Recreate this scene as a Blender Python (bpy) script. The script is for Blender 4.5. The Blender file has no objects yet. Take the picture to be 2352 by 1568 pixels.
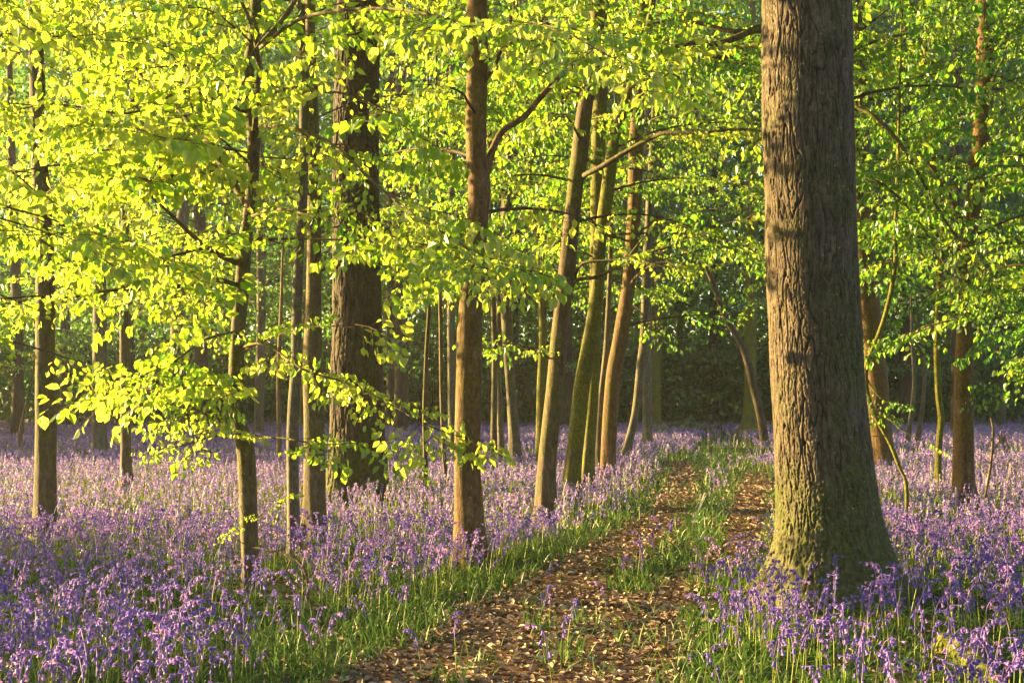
import bpy, math, random
import numpy as np
from mathutils import Vector

# ------------------------------------------------------------------ camera, sky, sun, exposure
S = bpy.context.scene
COL = S.collection
CAM_H = 1.5
F = 3267.0            # focal length in units of the 2352-wide photograph grid (50 mm lens)
CX, HZ = 1176.0, 900.0
cam_d = bpy.data.cameras.new('camera'); cam = bpy.data.objects.new('camera', cam_d); COL.objects.link(cam)
cam.location = (0, 0, CAM_H); cam.rotation_euler = (math.radians(90), 0, 0)
cam_d.lens = 50; cam_d.sensor_width = 36; cam_d.shift_y = (HZ - 784.0) / 2352.0
cam_d.clip_end = 2000; cam_d.clip_start = 0.1
S.camera = cam

SUN_EL, SUN_BACK = math.radians(12), math.radians(20)   # low sun on the left, slightly beyond the trees
sun_dir = Vector((-math.cos(SUN_BACK) * math.cos(SUN_EL), math.sin(SUN_BACK) * math.cos(SUN_EL), math.sin(SUN_EL)))
world = bpy.data.worlds.new('World'); S.world = world; world.use_nodes = True
wn = world.node_tree.nodes; wl = world.node_tree.links; wn.clear()
sky = wn.new('ShaderNodeTexSky'); sky.sky_type = 'NISHITA'; sky.sun_disc = False
sky.sun_elevation = SUN_EL; sky.sun_rotation = math.atan2(sun_dir.x, sun_dir.y)
bg = wn.new('ShaderNodeBackground'); bg.inputs['Strength'].default_value = 0.05
wo = wn.new('ShaderNodeOutputWorld'); wl.new(sky.outputs[0], bg.inputs[0]); wl.new(bg.outputs[0], wo.inputs[0])
sl = bpy.data.lights.new('sun', 'SUN'); sl.energy = 5.0; sl.angle = math.radians(0.6); sl.color = (1.0, 0.70, 0.26)
sun = bpy.data.objects.new('sun', sl); COL.objects.link(sun); sun.location = (-20, 5, 20)
sun.rotation_euler = (-sun_dir).to_track_quat('-Z', 'Y').to_euler()
S.view_settings.view_transform = 'Standard'; S.view_settings.look = 'None'
S.view_settings.exposure = 3.05; S.view_settings.gamma = 1.0
S.render.engine = 'CYCLES'
cy = S.cycles
cy.max_bounces = 7; cy.diffuse_bounces = 4; cy.glossy_bounces = 2; cy.transmission_bounces = 5
cy.caustics_reflective = False; cy.caustics_refractive = False; cy.use_denoising = True
cy.sample_clamp_indirect = 4.0

R = np.random.default_rng(7)
random.seed(7)

# ------------------------------------------------------------------ photograph grid -> place
def W(x, y, Y):
    return np.array([(x - CX) * Y / F, Y, CAM_H - (y - HZ) * Y / F])
def depth_of(y):                        # distance of flat ground seen at picture height y
    return F * CAM_H / (y - HZ)
def tree_depth(y): return F * (CAM_H - .15) / (y - HZ)
def G(x, y):
    return W(x, y, depth_of(y))

# ------------------------------------------------------------------ noise
_perm = np.random.default_rng(3).permutation(256).astype(np.int64)
_perm = np.concatenate([_perm, _perm, _perm])
_grad = np.random.default_rng(4).normal(size=(256, 3)); _grad /= np.linalg.norm(_grad, axis=1)[:, None]
def noise3(p):
    p = np.asarray(p, float); i = np.floor(p).astype(np.int64); f = p - i; i &= 255
    u = f * f * f * (f * (f * 6 - 15) + 10)
    out = np.zeros(len(p))
    for dx in (0, 1):
        for dy in (0, 1):
            for dz in (0, 1):
                h = _perm[_perm[_perm[(i[:, 0] + dx) & 255] + ((i[:, 1] + dy) & 255)] + ((i[:, 2] + dz) & 255)]
                g = _grad[h]
                d = g[:, 0] * (f[:, 0] - dx) + g[:, 1] * (f[:, 1] - dy) + g[:, 2] * (f[:, 2] - dz)
                w = (u[:, 0] if dx else 1 - u[:, 0]) * (u[:, 1] if dy else 1 - u[:, 1]) * (u[:, 2] if dz else 1 - u[:, 2])
                out += w * d
    return out * 1.6
def fbm(p, o=3):
    p = np.asarray(p, float); s = 0; a = 1; t = 0
    for k in range(o):
        s = s + a * noise3(p * 2 ** k + 17.3 * k); t += a; a *= .5
    return s / t
def noise2(x, y, s, o=2, off=0.0):
    return fbm(np.stack([np.asarray(x) * s, np.asarray(y) * s, np.full(np.shape(x), off + .37)], 1), o)
def sstep(a, b, x):
    t = np.clip((np.asarray(x, float) - a) / (b - a), 0, 1); return t * t * (3 - 2 * t)

# ------------------------------------------------------------------ materials
def mat(name):
    m = bpy.data.materials.new(name); m.use_nodes = True; m.node_tree.nodes.clear()
    return m, m.node_tree.nodes, m.node_tree.links
def N(ns, t, **kw):
    n = ns.new(t)
    for k, v in kw.items():
        setattr(n, k, v)
    return n
def ramp(ns, stops, interp='LINEAR'):
    r = ns.new('ShaderNodeValToRGB'); r.color_ramp.interpolation = interp
    e = r.color_ramp.elements
    while len(e) > len(stops): e.remove(e[-1])
    while len(e) < len(stops): e.new(0.5)
    for q, (p, c) in zip(e, stops):
        q.position = p; q.color = (*c, 1)
    return r
def tint_fac(ns, name='tint'):
    a = ns.new('ShaderNodeAttribute'); a.attribute_name = name; return a.outputs['Fac']

def leaf_mat(name, refl, trans, gloss=0.035, rough=0.45, fac=0.55):
    m, ns, ln = mat(name)
    t = tint_fac(ns)
    r1 = ramp(ns, refl); r2 = ramp(ns, trans); ln.new(t, r1.inputs[0]); ln.new(t, r2.inputs[0])
    d = N(ns, 'ShaderNodeBsdfDiffuse'); tr = N(ns, 'ShaderNodeBsdfTranslucent'); g = N(ns, 'ShaderNodeBsdfGlossy')
    g.inputs['Roughness'].default_value = rough; g.inputs['Color'].default_value = (.9, .95, 1, 1)
    ln.new(r1.outputs[0], d.inputs[0]); ln.new(r2.outputs[0], tr.inputs[0])
    mx = N(ns, 'ShaderNodeMixShader'); mx.inputs[0].default_value = fac
    ln.new(d.outputs[0], mx.inputs[1]); ln.new(tr.outputs[0], mx.inputs[2])
    m2 = N(ns, 'ShaderNodeMixShader'); m2.inputs[0].default_value = gloss
    ln.new(mx.outputs[0], m2.inputs[1]); ln.new(g.outputs[0], m2.inputs[2])
    o = N(ns, 'ShaderNodeOutputMaterial'); ln.new(m2.outputs[0], o.inputs[0])
    return m

def bark_mat(name, cols, moss=0.4, moss_col=(.085, .09, .012), scale=(14, 14, 3), bump=0.6, bdist=0.025, attr=None, fine=60):
    m, ns, ln = mat(name)
    tc = N(ns, 'ShaderNodeTexCoord')
    mp = N(ns, 'ShaderNodeMapping'); mp.inputs['Scale'].default_value = scale; ln.new(tc.outputs['Object'], mp.inputs[0])
    n1 = N(ns, 'ShaderNodeTexNoise'); n1.inputs['Scale'].default_value = 1.0; n1.inputs['Detail'].default_value = 8; n1.inputs['Roughness'].default_value = .65
    ln.new(mp.outputs[0], n1.inputs['Vector'])
    cr = ramp(ns, cols); ln.new(n1.outputs[0], cr.inputs[0])
    n2 = N(ns, 'ShaderNodeTexNoise'); n2.inputs['Scale'].default_value = 2.2; n2.inputs['Detail'].default_value = 7; n2.inputs['Roughness'].default_value = .7
    ln.new(tc.outputs['Object'], n2.inputs['Vector'])
    mr = N(ns, 'ShaderNodeMapRange'); mr.inputs[1].default_value = .62 - moss * .35; mr.inputs[2].default_value = .78 - moss * .35
    ln.new(n2.outputs[0], mr.inputs[0])
    fac = mr.outputs[0]
    if attr:
        a = tint_fac(ns, attr)
        ad = N(ns, 'ShaderNodeMath', operation='MULTIPLY_ADD'); ad.inputs[1].default_value = .8
        ln.new(a, ad.inputs[0])
        sm = N(ns, 'ShaderNodeMath', operation='MULTIPLY'); sm.inputs[1].default_value = .45; ln.new(fac, sm.inputs[0])
        ln.new(sm.outputs[0], ad.inputs[2]); ad.use_clamp = True; fac = ad.outputs[0]
    n3 = N(ns, 'ShaderNodeTexNoise'); n3.inputs['Scale'].default_value = fine; n3.inputs['Detail'].default_value = 4
    ln.new(tc.outputs['Object'], n3.inputs['Vector'])
    mc = ramp(ns, [(.3, tuple(c * .55 for c in moss_col)), (.7, tuple(c * 1.5 for c in moss_col))]); ln.new(n3.outputs[0], mc.inputs[0])
    mx = N(ns, 'ShaderNodeMixRGB'); ln.new(fac, mx.inputs[0]); ln.new(cr.outputs[0], mx.inputs[1]); ln.new(mc.outputs[0], mx.inputs[2])
    n4 = N(ns, 'ShaderNodeTexNoise'); n4.inputs['Scale'].default_value = 28; n4.inputs['Detail'].default_value = 10; n4.inputs['Roughness'].default_value = .8
    mp4 = N(ns, 'ShaderNodeMapping'); mp4.inputs['Scale'].default_value = (1, 1, .6); ln.new(tc.outputs['Object'], mp4.inputs[0]); ln.new(mp4.outputs[0], n4.inputs['Vector'])
    r4 = ramp(ns, [(.32, (.30, .28, .25)), (.5, (.8, .8, .8)), (.66, (1.5, 1.45, 1.35))]); ln.new(n4.outputs[0], r4.inputs[0])
    mm = N(ns, 'ShaderNodeMixRGB', blend_type='MULTIPLY'); mm.inputs[0].default_value = .85; ln.new(mx.outputs[0], mm.inputs[1]); ln.new(r4.outputs[0], mm.inputs[2]); mx = mm
    if attr:                    # dirt-dark wood in the fissures
        mk = N(ns, 'ShaderNodeMixRGB'); ln.new(tint_fac(ns, 'crack'), mk.inputs[0]); ln.new(mx.outputs[0], mk.inputs[1]); mk.inputs[2].default_value = (.018, .012, .008, 1); mx = mk
    # pale lichen flecks
    vo = N(ns, 'ShaderNodeTexVoronoi'); vo.inputs['Scale'].default_value = 16; ln.new(tc.outputs['Object'], vo.inputs['Vector'])
    lf = N(ns, 'ShaderNodeMapRange'); lf.inputs[1].default_value = .13; lf.inputs[2].default_value = .06; ln.new(vo.outputs['Distance'], lf.inputs[0])
    lm = N(ns, 'ShaderNodeMath', operation='MULTIPLY'); lm.inputs[1].default_value = .55; ln.new(lf.outputs[0], lm.inputs[0])
    mx2 = N(ns, 'ShaderNodeMixRGB'); ln.new(lm.outputs[0], mx2.inputs[0]); ln.new(mx.outputs[0], mx2.inputs[1]); mx2.inputs[2].default_value = (.3, .28, .2, 1)
    p = N(ns, 'ShaderNodeBsdfPrincipled'); p.inputs['Roughness'].default_value = .85; p.inputs['Specular IOR Level'].default_value = .25
    ln.new(mx2.outputs[0], p.inputs['Base Color'])
    ad2 = N(ns, 'ShaderNodeMath', operation='MULTIPLY_ADD'); ad2.inputs[1].default_value = .35
    ln.new(n3.outputs[0], ad2.inputs[0]); ln.new(n1.outputs[0], ad2.inputs[2])
    b = N(ns, 'ShaderNodeBump'); b.inputs['Strength'].default_value = bump; b.inputs['Distance'].default_value = bdist
    ln.new(ad2.outputs[0], b.inputs['Height']); ln.new(b.outputs[0], p.inputs['Normal'])
    o = N(ns, 'ShaderNodeOutputMaterial'); ln.new(p.outputs[0], o.inputs[0])
    return m

def tint_mat(name, stops, rough=.7, trans=None, spec=.3):
    """Principled coloured by the per-face tint, optionally with some light passing through."""
    m, ns, ln = mat(name)
    r = ramp(ns, stops); ln.new(tint_fac(ns), r.inputs[0])
    p = N(ns, 'ShaderNodeBsdfPrincipled'); p.inputs['Roughness'].default_value = rough; p.inputs['Specular IOR Level'].default_value = spec
    ln.new(r.outputs[0], p.inputs['Base Color']); out = p.outputs[0]
    if trans:
        t = N(ns, 'ShaderNodeBsdfTranslucent'); ln.new(r.outputs[0], t.inputs[0])
        mx = N(ns, 'ShaderNodeMixShader'); mx.inputs[0].default_value = trans
        ln.new(out, mx.inputs[1]); ln.new(t.outputs[0], mx.inputs[2]); out = mx.outputs[0]
    o = N(ns, 'ShaderNodeOutputMaterial'); ln.new(out, o.inputs[0])
    return m

M = {}
M['leaf_near'] = leaf_mat('beech_leaf_fresh', [(0, (.05, .14, .014)), (.5, (.10, .20, .018)), (1, (.20, .26, .04))],
                          [(0, (.22, .46, .018)), (.5, (.42, .58, .024)), (1, (.62, .66, .09))])
M['leaf_mid'] = leaf_mat('beech_leaf_green', [(0, (.035, .11, .016)), (.5, (.075, .16, .018)), (1, (.17, .22, .035))],
                         [(0, (.12, .34, .022)), (.5, (.30, .50, .026)), (1, (.54, .60, .05))])
M['leaf_far'] = leaf_mat('woodland_leaf_shaded', [(0, (.03, .085, .03)), (.5, (.055, .14, .035)), (1, (.11, .19, .04))],
                         [(0, (.05, .17, .03)), (.5, (.10, .26, .035)), (1, (.22, .36, .04))])  # darker and greener than near leaves: the far wood's shade is painted in
M['leaf_dark'] = leaf_mat('shade_leaf', [(0, (.018, .055, .016)), (1, (.055, .14, .03))],
                          [(0, (.012, .04, .008)), (1, (.05, .12, .015))], gloss=.05, fac=.25)  # leaf colour kept dark to carry the understory's shade
M['beech'] = bark_mat('beech_bark', [(.3, (0.043, 0.031, 0.019)), (.5, (0.098, 0.072, 0.043)), (.72, (0.164, 0.129, 0.078))], moss=.42)
M['beech_orange'] = bark_mat('beech_bark_algae', [(.3, (0.047, 0.027, 0.012)), (.5, (0.117, 0.066, 0.030)), (.72, (0.187, 0.125, 0.062))], moss=.45, moss_col=(.10, .075, .012))
M['beech_grey'] = bark_mat('beech_bark_grey', [(.3, (0.055, 0.047, 0.035)), (.5, (0.101, 0.090, 0.066)), (.72, (0.156, 0.140, 0.109))], moss=.3)
M['mossy'] = bark_mat('mossy_bark', [(.3, (0.043, 0.035, 0.020)), (.5, (0.086, 0.070, 0.035)), (.72, (0.133, 0.109, 0.062))], moss=.78, moss_col=(.11, .11, .012))
M['oak'] = bark_mat('oak_bark', [(.28, (0.040, 0.028, 0.018)), (.5, (0.092, 0.069, 0.050)), (.74, (0.165, 0.132, 0.099))], moss=.25, moss_col=(.06, .075, .01), scale=(26, 26, 5), bump=.5, bdist=.012, attr='moss', fine=90)
M['oak_dark'] = bark_mat('oak_bark_dark', [(.28, (0.020, 0.015, 0.010)), (.5, (0.056, 0.041, 0.028)), (.74, (0.106, 0.079, 0.056))], moss=.25, moss_col=(.06, .07, .01), scale=(22, 22, 4), bump=.6, bdist=.02, attr='moss', fine=80)
M['twig'] = bark_mat('twig_bark', [(.3, (.035, .026, .016)), (.7, (.12, .085, .05))], moss=.2, scale=(30, 30, 30), bump=.1)
M['wood'] = bark_mat('dead_wood', [(.3, (.07, .045, .025)), (.55, (.17, .115, .065)), (.75, (.27, .2, .12))], moss=.2, scale=(30, 30, 6), bump=.5)
M['rootwood'] = bark_mat('root_bark', [(.3, (.08, .06, .035)), (.55, (.17, .14, .08)), (.75, (.25, .21, .13))], moss=.5, moss_col=(.1, .1, .02), scale=(20, 20, 20), bump=.5)
M['moss'] = bark_mat('moss_cushion', [(.3, (.05, .06, .012)), (.55, (.11, .12, .02)), (.75, (.17, .16, .03))], moss=.8, moss_col=(.13, .14, .02), scale=(40, 40, 40), bump=.8, bdist=.02)
M['bell'] = tint_mat('bluebell_petal', [(0, (.095, .07, .35)), (.4, (.17, .11, .45)), (.7, (.32, .17, .50)), (1, (.62, .32, .55))], rough=.6, trans=.35)
M['stem'] = tint_mat('bluebell_stem', [(0, (.14, .20, .03)), (1, (.30, .34, .06))], rough=.5, trans=.25)
M['blade'] = tint_mat('grass_blade', [(0, (.025, .065, .012)), (.5, (.055, .12, .018)), (.9, (.10, .19, .025)), (1, (.17, .22, .04))], rough=.45, trans=.35)
M['litter'] = tint_mat('dead_leaf', [(0, (.08, .046, .032)), (.3, (.20, .122, .082)), (.6, (.34, .232, .16)), (.88, (.46, .36, .26)), (1, (.58, .50, .40))], rough=.75, trans=.1)

def ground_mat(name, stops, s1, s2, bump):
    m, ns, ln = mat(name)
    tc = N(ns, 'ShaderNodeTexCoord')
    n = N(ns, 'ShaderNodeTexNoise'); n.inputs['Scale'].default_value = s1; n.inputs['Detail'].default_value = 9; n.inputs['Roughness'].default_value = .7
    v = N(ns, 'ShaderNodeTexVoronoi'); v.inputs['Scale'].default_value = s2; v.inputs['Randomness'].default_value = 1
    ln.new(tc.outputs['Object'], n.inputs['Vector'])
    mpn = N(ns, 'ShaderNodeMixRGB'); mpn.inputs[0].default_value = .06; ln.new(tc.outputs['Object'], mpn.inputs[1]); ln.new(n.outputs['Color'], mpn.inputs[2])
    ln.new(mpn.outputs[0], v.inputs['Vector'])
    mx = N(ns, 'ShaderNodeMixRGB'); mx.inputs[0].default_value = .5; ln.new(n.outputs[0], mx.inputs[1]); ln.new(v.outputs['Color'], mx.inputs[2])
    r = ramp(ns, stops); ln.new(mx.outputs[0], r.inputs[0])
    p = N(ns, 'ShaderNodeBsdfPrincipled'); p.inputs['Roughness'].default_value = .9; p.inputs['Specular IOR Level'].default_value = .15
    ln.new(r.outputs[0], p.inputs['Base Color'])
    b = N(ns, 'ShaderNodeBump'); b.inputs['Strength'].default_value = bump; b.inputs['Distance'].default_value = .03
    ln.new(mx.outputs[0], b.inputs['Height']); ln.new(b.outputs[0], p.inputs['Normal'])
    o = N(ns, 'ShaderNodeOutputMaterial'); ln.new(p.outputs[0], o.inputs[0])
    return m
M['ground'] = ground_mat('woodland_floor', [(.25, (.018, .022, .008)), (.5, (.035, .045, .014)), (.75, (.07, .06, .025))], 3, 14, .6)
M['path'] = ground_mat('trodden_leaf_mould', [(.25, (.045, .022, .013)), (.48, (.10, .052, .03)), (.65, (.18, .10, .056)), (.85, (.30, .19, .11))], 9, 30, .9)

# ------------------------------------------------------------------ mesh building
class Geo:
    def __init__(self): self.V = []; self.F = []; self.M = []; self.T = []; self.n = 0
    def add(self, V, Fq, m=0, t=0.5):
        V = np.asarray(V, np.float32).reshape(-1, 3); Fq = np.asarray(Fq, np.int64).reshape(-1, 4)
        self.V.append(V); self.F.append(Fq + self.n); self.n += len(V)
        self.M.append(np.full(len(Fq), m, np.int32) if np.isscalar(m) else np.asarray(m, np.int32))
        self.T.append(np.full(len(Fq), t, np.float32) if np.isscalar(t) else np.asarray(t, np.float32))
    def arrays(self):
        return np.concatenate(self.V), np.concatenate(self.F), np.concatenate(self.M), np.concatenate(self.T)
def mesh_from(name, V, Fq, mi, ti, mats, smooth=False, vattr=None):
    me = bpy.data.meshes.new(name)
    me.vertices.add(len(V)); me.vertices.foreach_set('co', np.ascontiguousarray(V, np.float32).ravel())
    me.loops.add(Fq.size); me.loops.foreach_set('vertex_index', np.ascontiguousarray(Fq, np.int32).ravel())
    me.polygons.add(len(Fq)); me.polygons.foreach_set('loop_start', np.arange(0, Fq.size, 4, dtype=np.int32))
    for k in mats: me.materials.append(M[k])
    me.polygons.foreach_set('material_index', np.ascontiguousarray(mi, np.int32))
    me.polygons.foreach_set('use_smooth', np.full(len(Fq), smooth, bool) if np.isscalar(smooth) else smooth)
    a = me.attributes.new('tint', 'FLOAT', 'FACE'); a.data.foreach_set('value', np.ascontiguousarray(ti, np.float32))
    if vattr:
        for k, v in vattr.items():
            a = me.attributes.new(k, 'FLOAT', 'POINT'); a.data.foreach_set('value', np.ascontiguousarray(v, np.float32))
    me.update(calc_edges=True); me.validate()
    return me
def put(name, me, parent=None, loc=(0, 0, 0)):
    o = bpy.data.objects.new(name, me); COL.objects.link(o); o.location = loc
    if parent: o.parent = parent
    return o
def obj(name, geo, mats, parent=None, base=(0, 0, 0), smooth=False):
    """base: the thing's place; a child is written relative to it, a lone mesh stands at it."""
    V, Fq, mi, ti = geo.arrays()
    me = mesh_from(name, V - np.asarray(base, np.float32), Fq, mi, ti, mats, smooth)
    return put(name, me, parent, (0, 0, 0) if parent else base)
def tag(o, label=None, cat=None, group=None, kind=None):
    for k, v in (('label', label), ('category', cat), ('group', group), ('kind', kind)):
        if v: o[k] = v
    return o
def thing(name, label, cat, loc, group=None):
    o = bpy.data.objects.new(name, None); COL.objects.link(o); o.location = loc; o.empty_display_size = .2
    return tag(o, label, cat, group)

def catmull(P, n):
    P = np.asarray(P, float)
    if len(P) < 3:
        t = np.linspace(0, 1, n)[:, None]; return P[0] * (1 - t) + P[-1] * t
    Q = np.vstack([2 * P[0] - P[1], P, 2 * P[-1] - P[-2]])
    d = np.concatenate([[0], np.cumsum(np.linalg.norm(np.diff(P[:, :3], axis=0), axis=1))])
    s = np.linspace(0, d[-1], n); out = np.zeros((n, P.shape[1]))
    for k, sv in enumerate(s):
        i = min(max(np.searchsorted(d, sv, 'right') - 1, 0), len(P) - 2)
        t = (sv - d[i]) / max(d[i + 1] - d[i], 1e-9)
        a, b, c, e = Q[i], Q[i + 1], Q[i + 2], Q[i + 3]
        out[k] = .5 * (2 * b + (c - a) * t + (2 * a - 5 * b + 4 * c - e) * t * t + (3 * b - a - 3 * c + e) * t ** 3)
    return out
def tube(P, r, k=8, rough=0.0, seed=0):
    """A round limb along P with radii r (parallel-transported rings)."""
    P = np.asarray(P, float); n = len(P); r = np.broadcast_to(np.asarray(r, float), (n,))
    T = np.gradient(P, axis=0); T /= np.linalg.norm(T, axis=1)[:, None] + 1e-12
    a = np.cross(T[0], (0, 0, 1.0) if abs(T[0][2]) < .9 else (1.0, 0, 0)); a /= np.linalg.norm(a)
    ang = np.linspace(0, 2 * np.pi, k, endpoint=False); V = np.zeros((n, k, 3))
    for i in range(n):
        a = a - T[i] * a.dot(T[i]); a /= np.linalg.norm(a); b = np.cross(T[i], a)
        V[i] = P[i] + r[i] * (np.cos(ang)[:, None] * a + np.sin(ang)[:, None] * b)
    V = V.reshape(-1, 3)
    if rough:
        nn = noise3(V * 9 + seed)[:, None]; c = np.repeat(P, k, 0); V = c + (V - c) * (1 + rough * nn)
    i = np.arange(n - 1)[:, None] * k; j = np.arange(k)[None, :]; j2 = (j + 1) % k
    Fq = np.stack([i + j, i + j2, i + k + j2, i + k + j], -1).reshape(-1, 4)
    return V, Fq
def cap_ends(P, r, e=.004):
    """Close a limb: shrink to a point at both ends."""
    P = np.asarray(P, float); r = np.asarray(r, float)
    return np.vstack([P[0], P, P[-1]]) + np.vstack([(P[0] - P[1]) * 1e-3, np.zeros_like(P), (P[-1] - P[-2]) * 1e-3]), np.concatenate([[e * .1], r, [e * .1]])

# ------------------------------------------------------------------ leaves and sprays
def leaf_quads(b, d, w, nrm, l, wd, fold=.14, kite=False):
    """b base, d direction, w sideways, nrm normal (all (n,3)); l length, wd half width -> verts, quads."""
    l = l[:, None]; wd = wd[:, None]; n = len(b)
    if kite:
        V = np.stack([b, b + d * l * .42 + w * wd + nrm * wd * .15, b + d * l, b + d * l * .42 - w * wd + nrm * wd * .15], 1)
        Fq = np.arange(n * 4).reshape(n, 4)
        return V.reshape(-1, 3), Fq, 1
    up = nrm * wd * fold * 2
    V = np.stack([b, b + d * l * .28 + w * wd * .92 + up, b + d * l * .64 + w * wd * .82 + up * .8, b + d * l - nrm * l * .06,
                  b + d * l * .64 - w * wd * .82 + up * .8, b + d * l * .28 - w * wd * .92 + up], 1)
    q = np.arange(n)[:, None] * 6
    Fq = np.stack([q + [[0, 1, 2, 3]], q + [[0, 3, 4, 5]]], 1).reshape(-1, 4)
    return V.reshape(-1, 3), Fq, 2
def unit(v): return v / (np.linalg.norm(v, axis=-1, keepdims=True) + 1e-12)

def make_spray(rng, leaf=.075, nsec=14, step=.8, kite=False, droop=.7, secs=3):
    """One flat beech spray about a metre long: twig, side twigs, hanging leaves."""
    g = Geo()
    tt = np.linspace(0, 1, 6)
    main = np.stack([tt, .06 * np.sin(tt * 5 + rng.uniform(0, 6)), -.16 * tt ** 2 + .03 * np.sin(tt * 7 + rng.uniform(0, 6))], 1)
    V, Fq = tube(main, np.linspace(.006, .0018, 6), 3); g.add(V, Fq, 0)
    B, D, S_ = [], [], []
    for i in range(nsec):
        t = .1 + .9 * (i + rng.uniform(-.3, .3)) / nsec; t = min(max(t, .05), .99)
        p = np.array([np.interp(t, tt, main[:, c]) for c in range(3)])
        sd = 1 if i % 2 else -1; a = math.radians(rng.uniform(35, 68)) * sd
        L = (.52 * (1 - t) + .14) * rng.uniform(.6, 1.15)
        d = np.array([math.cos(a), math.sin(a), rng.uniform(-.28, .14)]); d /= np.linalg.norm(d)
        q = np.stack([p, p + d * L * .5 + [0, 0, .01], p + d * L + [0, 0, -.05 * L]])
        V, Fq = tube(q[[0, 2]] if kite else q, [.003, .0012] if kite else [.0035, .002, .001], 3); g.add(V, Fq, 0)
        m = max(2, int(L / (leaf * step)))
        for k in range(m):
            u = (k + .6) / m
            B.append(p + d * L * u); S_.append(1 if k % 2 else -1); D.append(d)
        B.append(p + d * L); S_.append(0); D.append(d)
    B = np.array(B); D = np.array(D); S_ = np.array(S_)[:, None]; n = len(B)
    side = np.cross(D, [[0, 0, 1.0]]) * S_
    dirn = unit(D * .55 + side * .7 + rng.normal(0, .25, (n, 3)) + np.stack([np.zeros(n), np.zeros(n), -droop * rng.uniform(.25, 1.7, n)], 1))
    w = unit(np.cross(dirn, rng.normal(0, 1, (n, 3)) * .75 + [[0, 0, .5]])); nr = np.cross(w, dirn)
    l = leaf * rng.uniform(.65, 1.2, n)
    V, Fq, per = leaf_quads(B + dirn * leaf * .12, dirn, w, nr, l, l * rng.uniform(.30, .39, n), kite=kite)
    g.add(V, Fq, 1, np.repeat(np.clip(rng.normal(.5, .22, n), 0, 1), per))
    return g.arrays()
rs = np.random.default_rng(11)
SPRAYS = {0: [make_spray(rs, .112, 11, .88, droop=1.15) for _ in range(9)],
          1: [make_spray(rs, .10, 11, .92, droop=1.1) for _ in range(8)],
          2: [make_spray(rs, .125, 9, 1.0, kite=True) for _ in range(7)],
          3: [make_spray(rs, .17, 8, .85, kite=True) for _ in range(6)]}

def crown_add(g, sprays, lod, rng, tint_shift=0.0):
    """sprays: list of (origin, forward, scale). Adds them all to g, vectorised per template."""
    if not sprays: return
    O = np.array([s[0] for s in sprays]); D = unit(np.array([s[1] for s in sprays])); C = np.array([s[2] for s in sprays])
    pick = rng.integers(0, len(SPRAYS[lod]), len(O))
    for t, (V, Fq, mi, ti) in enumerate(SPRAYS[lod]):
        k = np.where(pick == t)[0]
        if not len(k): continue
        d = D[k]; roll = rng.normal(0, .35, len(k))
        sd = unit(np.cross(np.array([[0, 0, 1.0]]), d)); up = np.cross(d, sd)
        s2 = sd * np.cos(roll)[:, None] + up * np.sin(roll)[:, None]; u2 = np.cross(d, s2)
        Rm = np.stack([d, s2 * rng.choice([-1, 1], (len(k), 1)), u2], 1) * C[k][:, None, None]
        VV = np.einsum('vc,kcd->kvd', V, Rm) + O[k][:, None, :]
        FF = Fq[None] + (np.arange(len(k)) * len(V))[:, None, None]
        T = np.clip(ti[None] + rng.normal(0, .2, len(k))[:, None] + tint_shift, 0, 1)
        g.add(VV.reshape(-1, 3), FF.reshape(-1, 4), np.tile(mi, len(k)), T.ravel())

def limb(p0, az, el, L, droop, n=8, rng=R):
    t = np.linspace(0, 1, n); e = el - droop * t
    st = L / (n - 1); wob = np.cumsum(rng.normal(0, .10, n)); a = az + wob
    d = np.stack([np.cos(a) * np.cos(e), np.sin(a) * np.cos(e), np.sin(e)], 1) * st
    return np.vstack([p0, p0 + np.cumsum(d[:-1], 0)])
def sprays_along(P, rng, spacing, scale, lo=.25, out=None, both=True):
    """Side sprays on alternate sides of a limb plus one at its tip."""
    P = np.asarray(P); seg = np.linalg.norm(np.diff(P, axis=0), axis=1); d = np.concatenate([[0], np.cumsum(seg)]); L = d[-1]
    out = [] if out is None else out
    s = lo * L; k = rng.integers(0, 2)
    while s < L:
        i = min(np.searchsorted(d, s, 'right') - 1, len(P) - 2); t = (s - d[i]) / seg[i]
        p = P[i] * (1 - t) + P[i + 1] * t; T = (P[i + 1] - P[i]) / seg[i]
        h = np.array([T[0], T[1], 0]); h /= np.linalg.norm(h) + 1e-9; sd = np.array([-h[1], h[0], 0]) * (1 if k % 2 else -1)
        a = rng.uniform(.5, 1.15)
        f = T * math.cos(a) + sd * math.sin(a) + np.array([0, 0, rng.normal(-.05, .16)])
        out.append((p, f, scale * rng.uniform(.6, 1.2))); k += 1; s += spacing * rng.uniform(.6, 1.4)
    out.append((P[-1], P[-1] - P[-2], scale * rng.uniform(.7, 1.1)))
    return out

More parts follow.
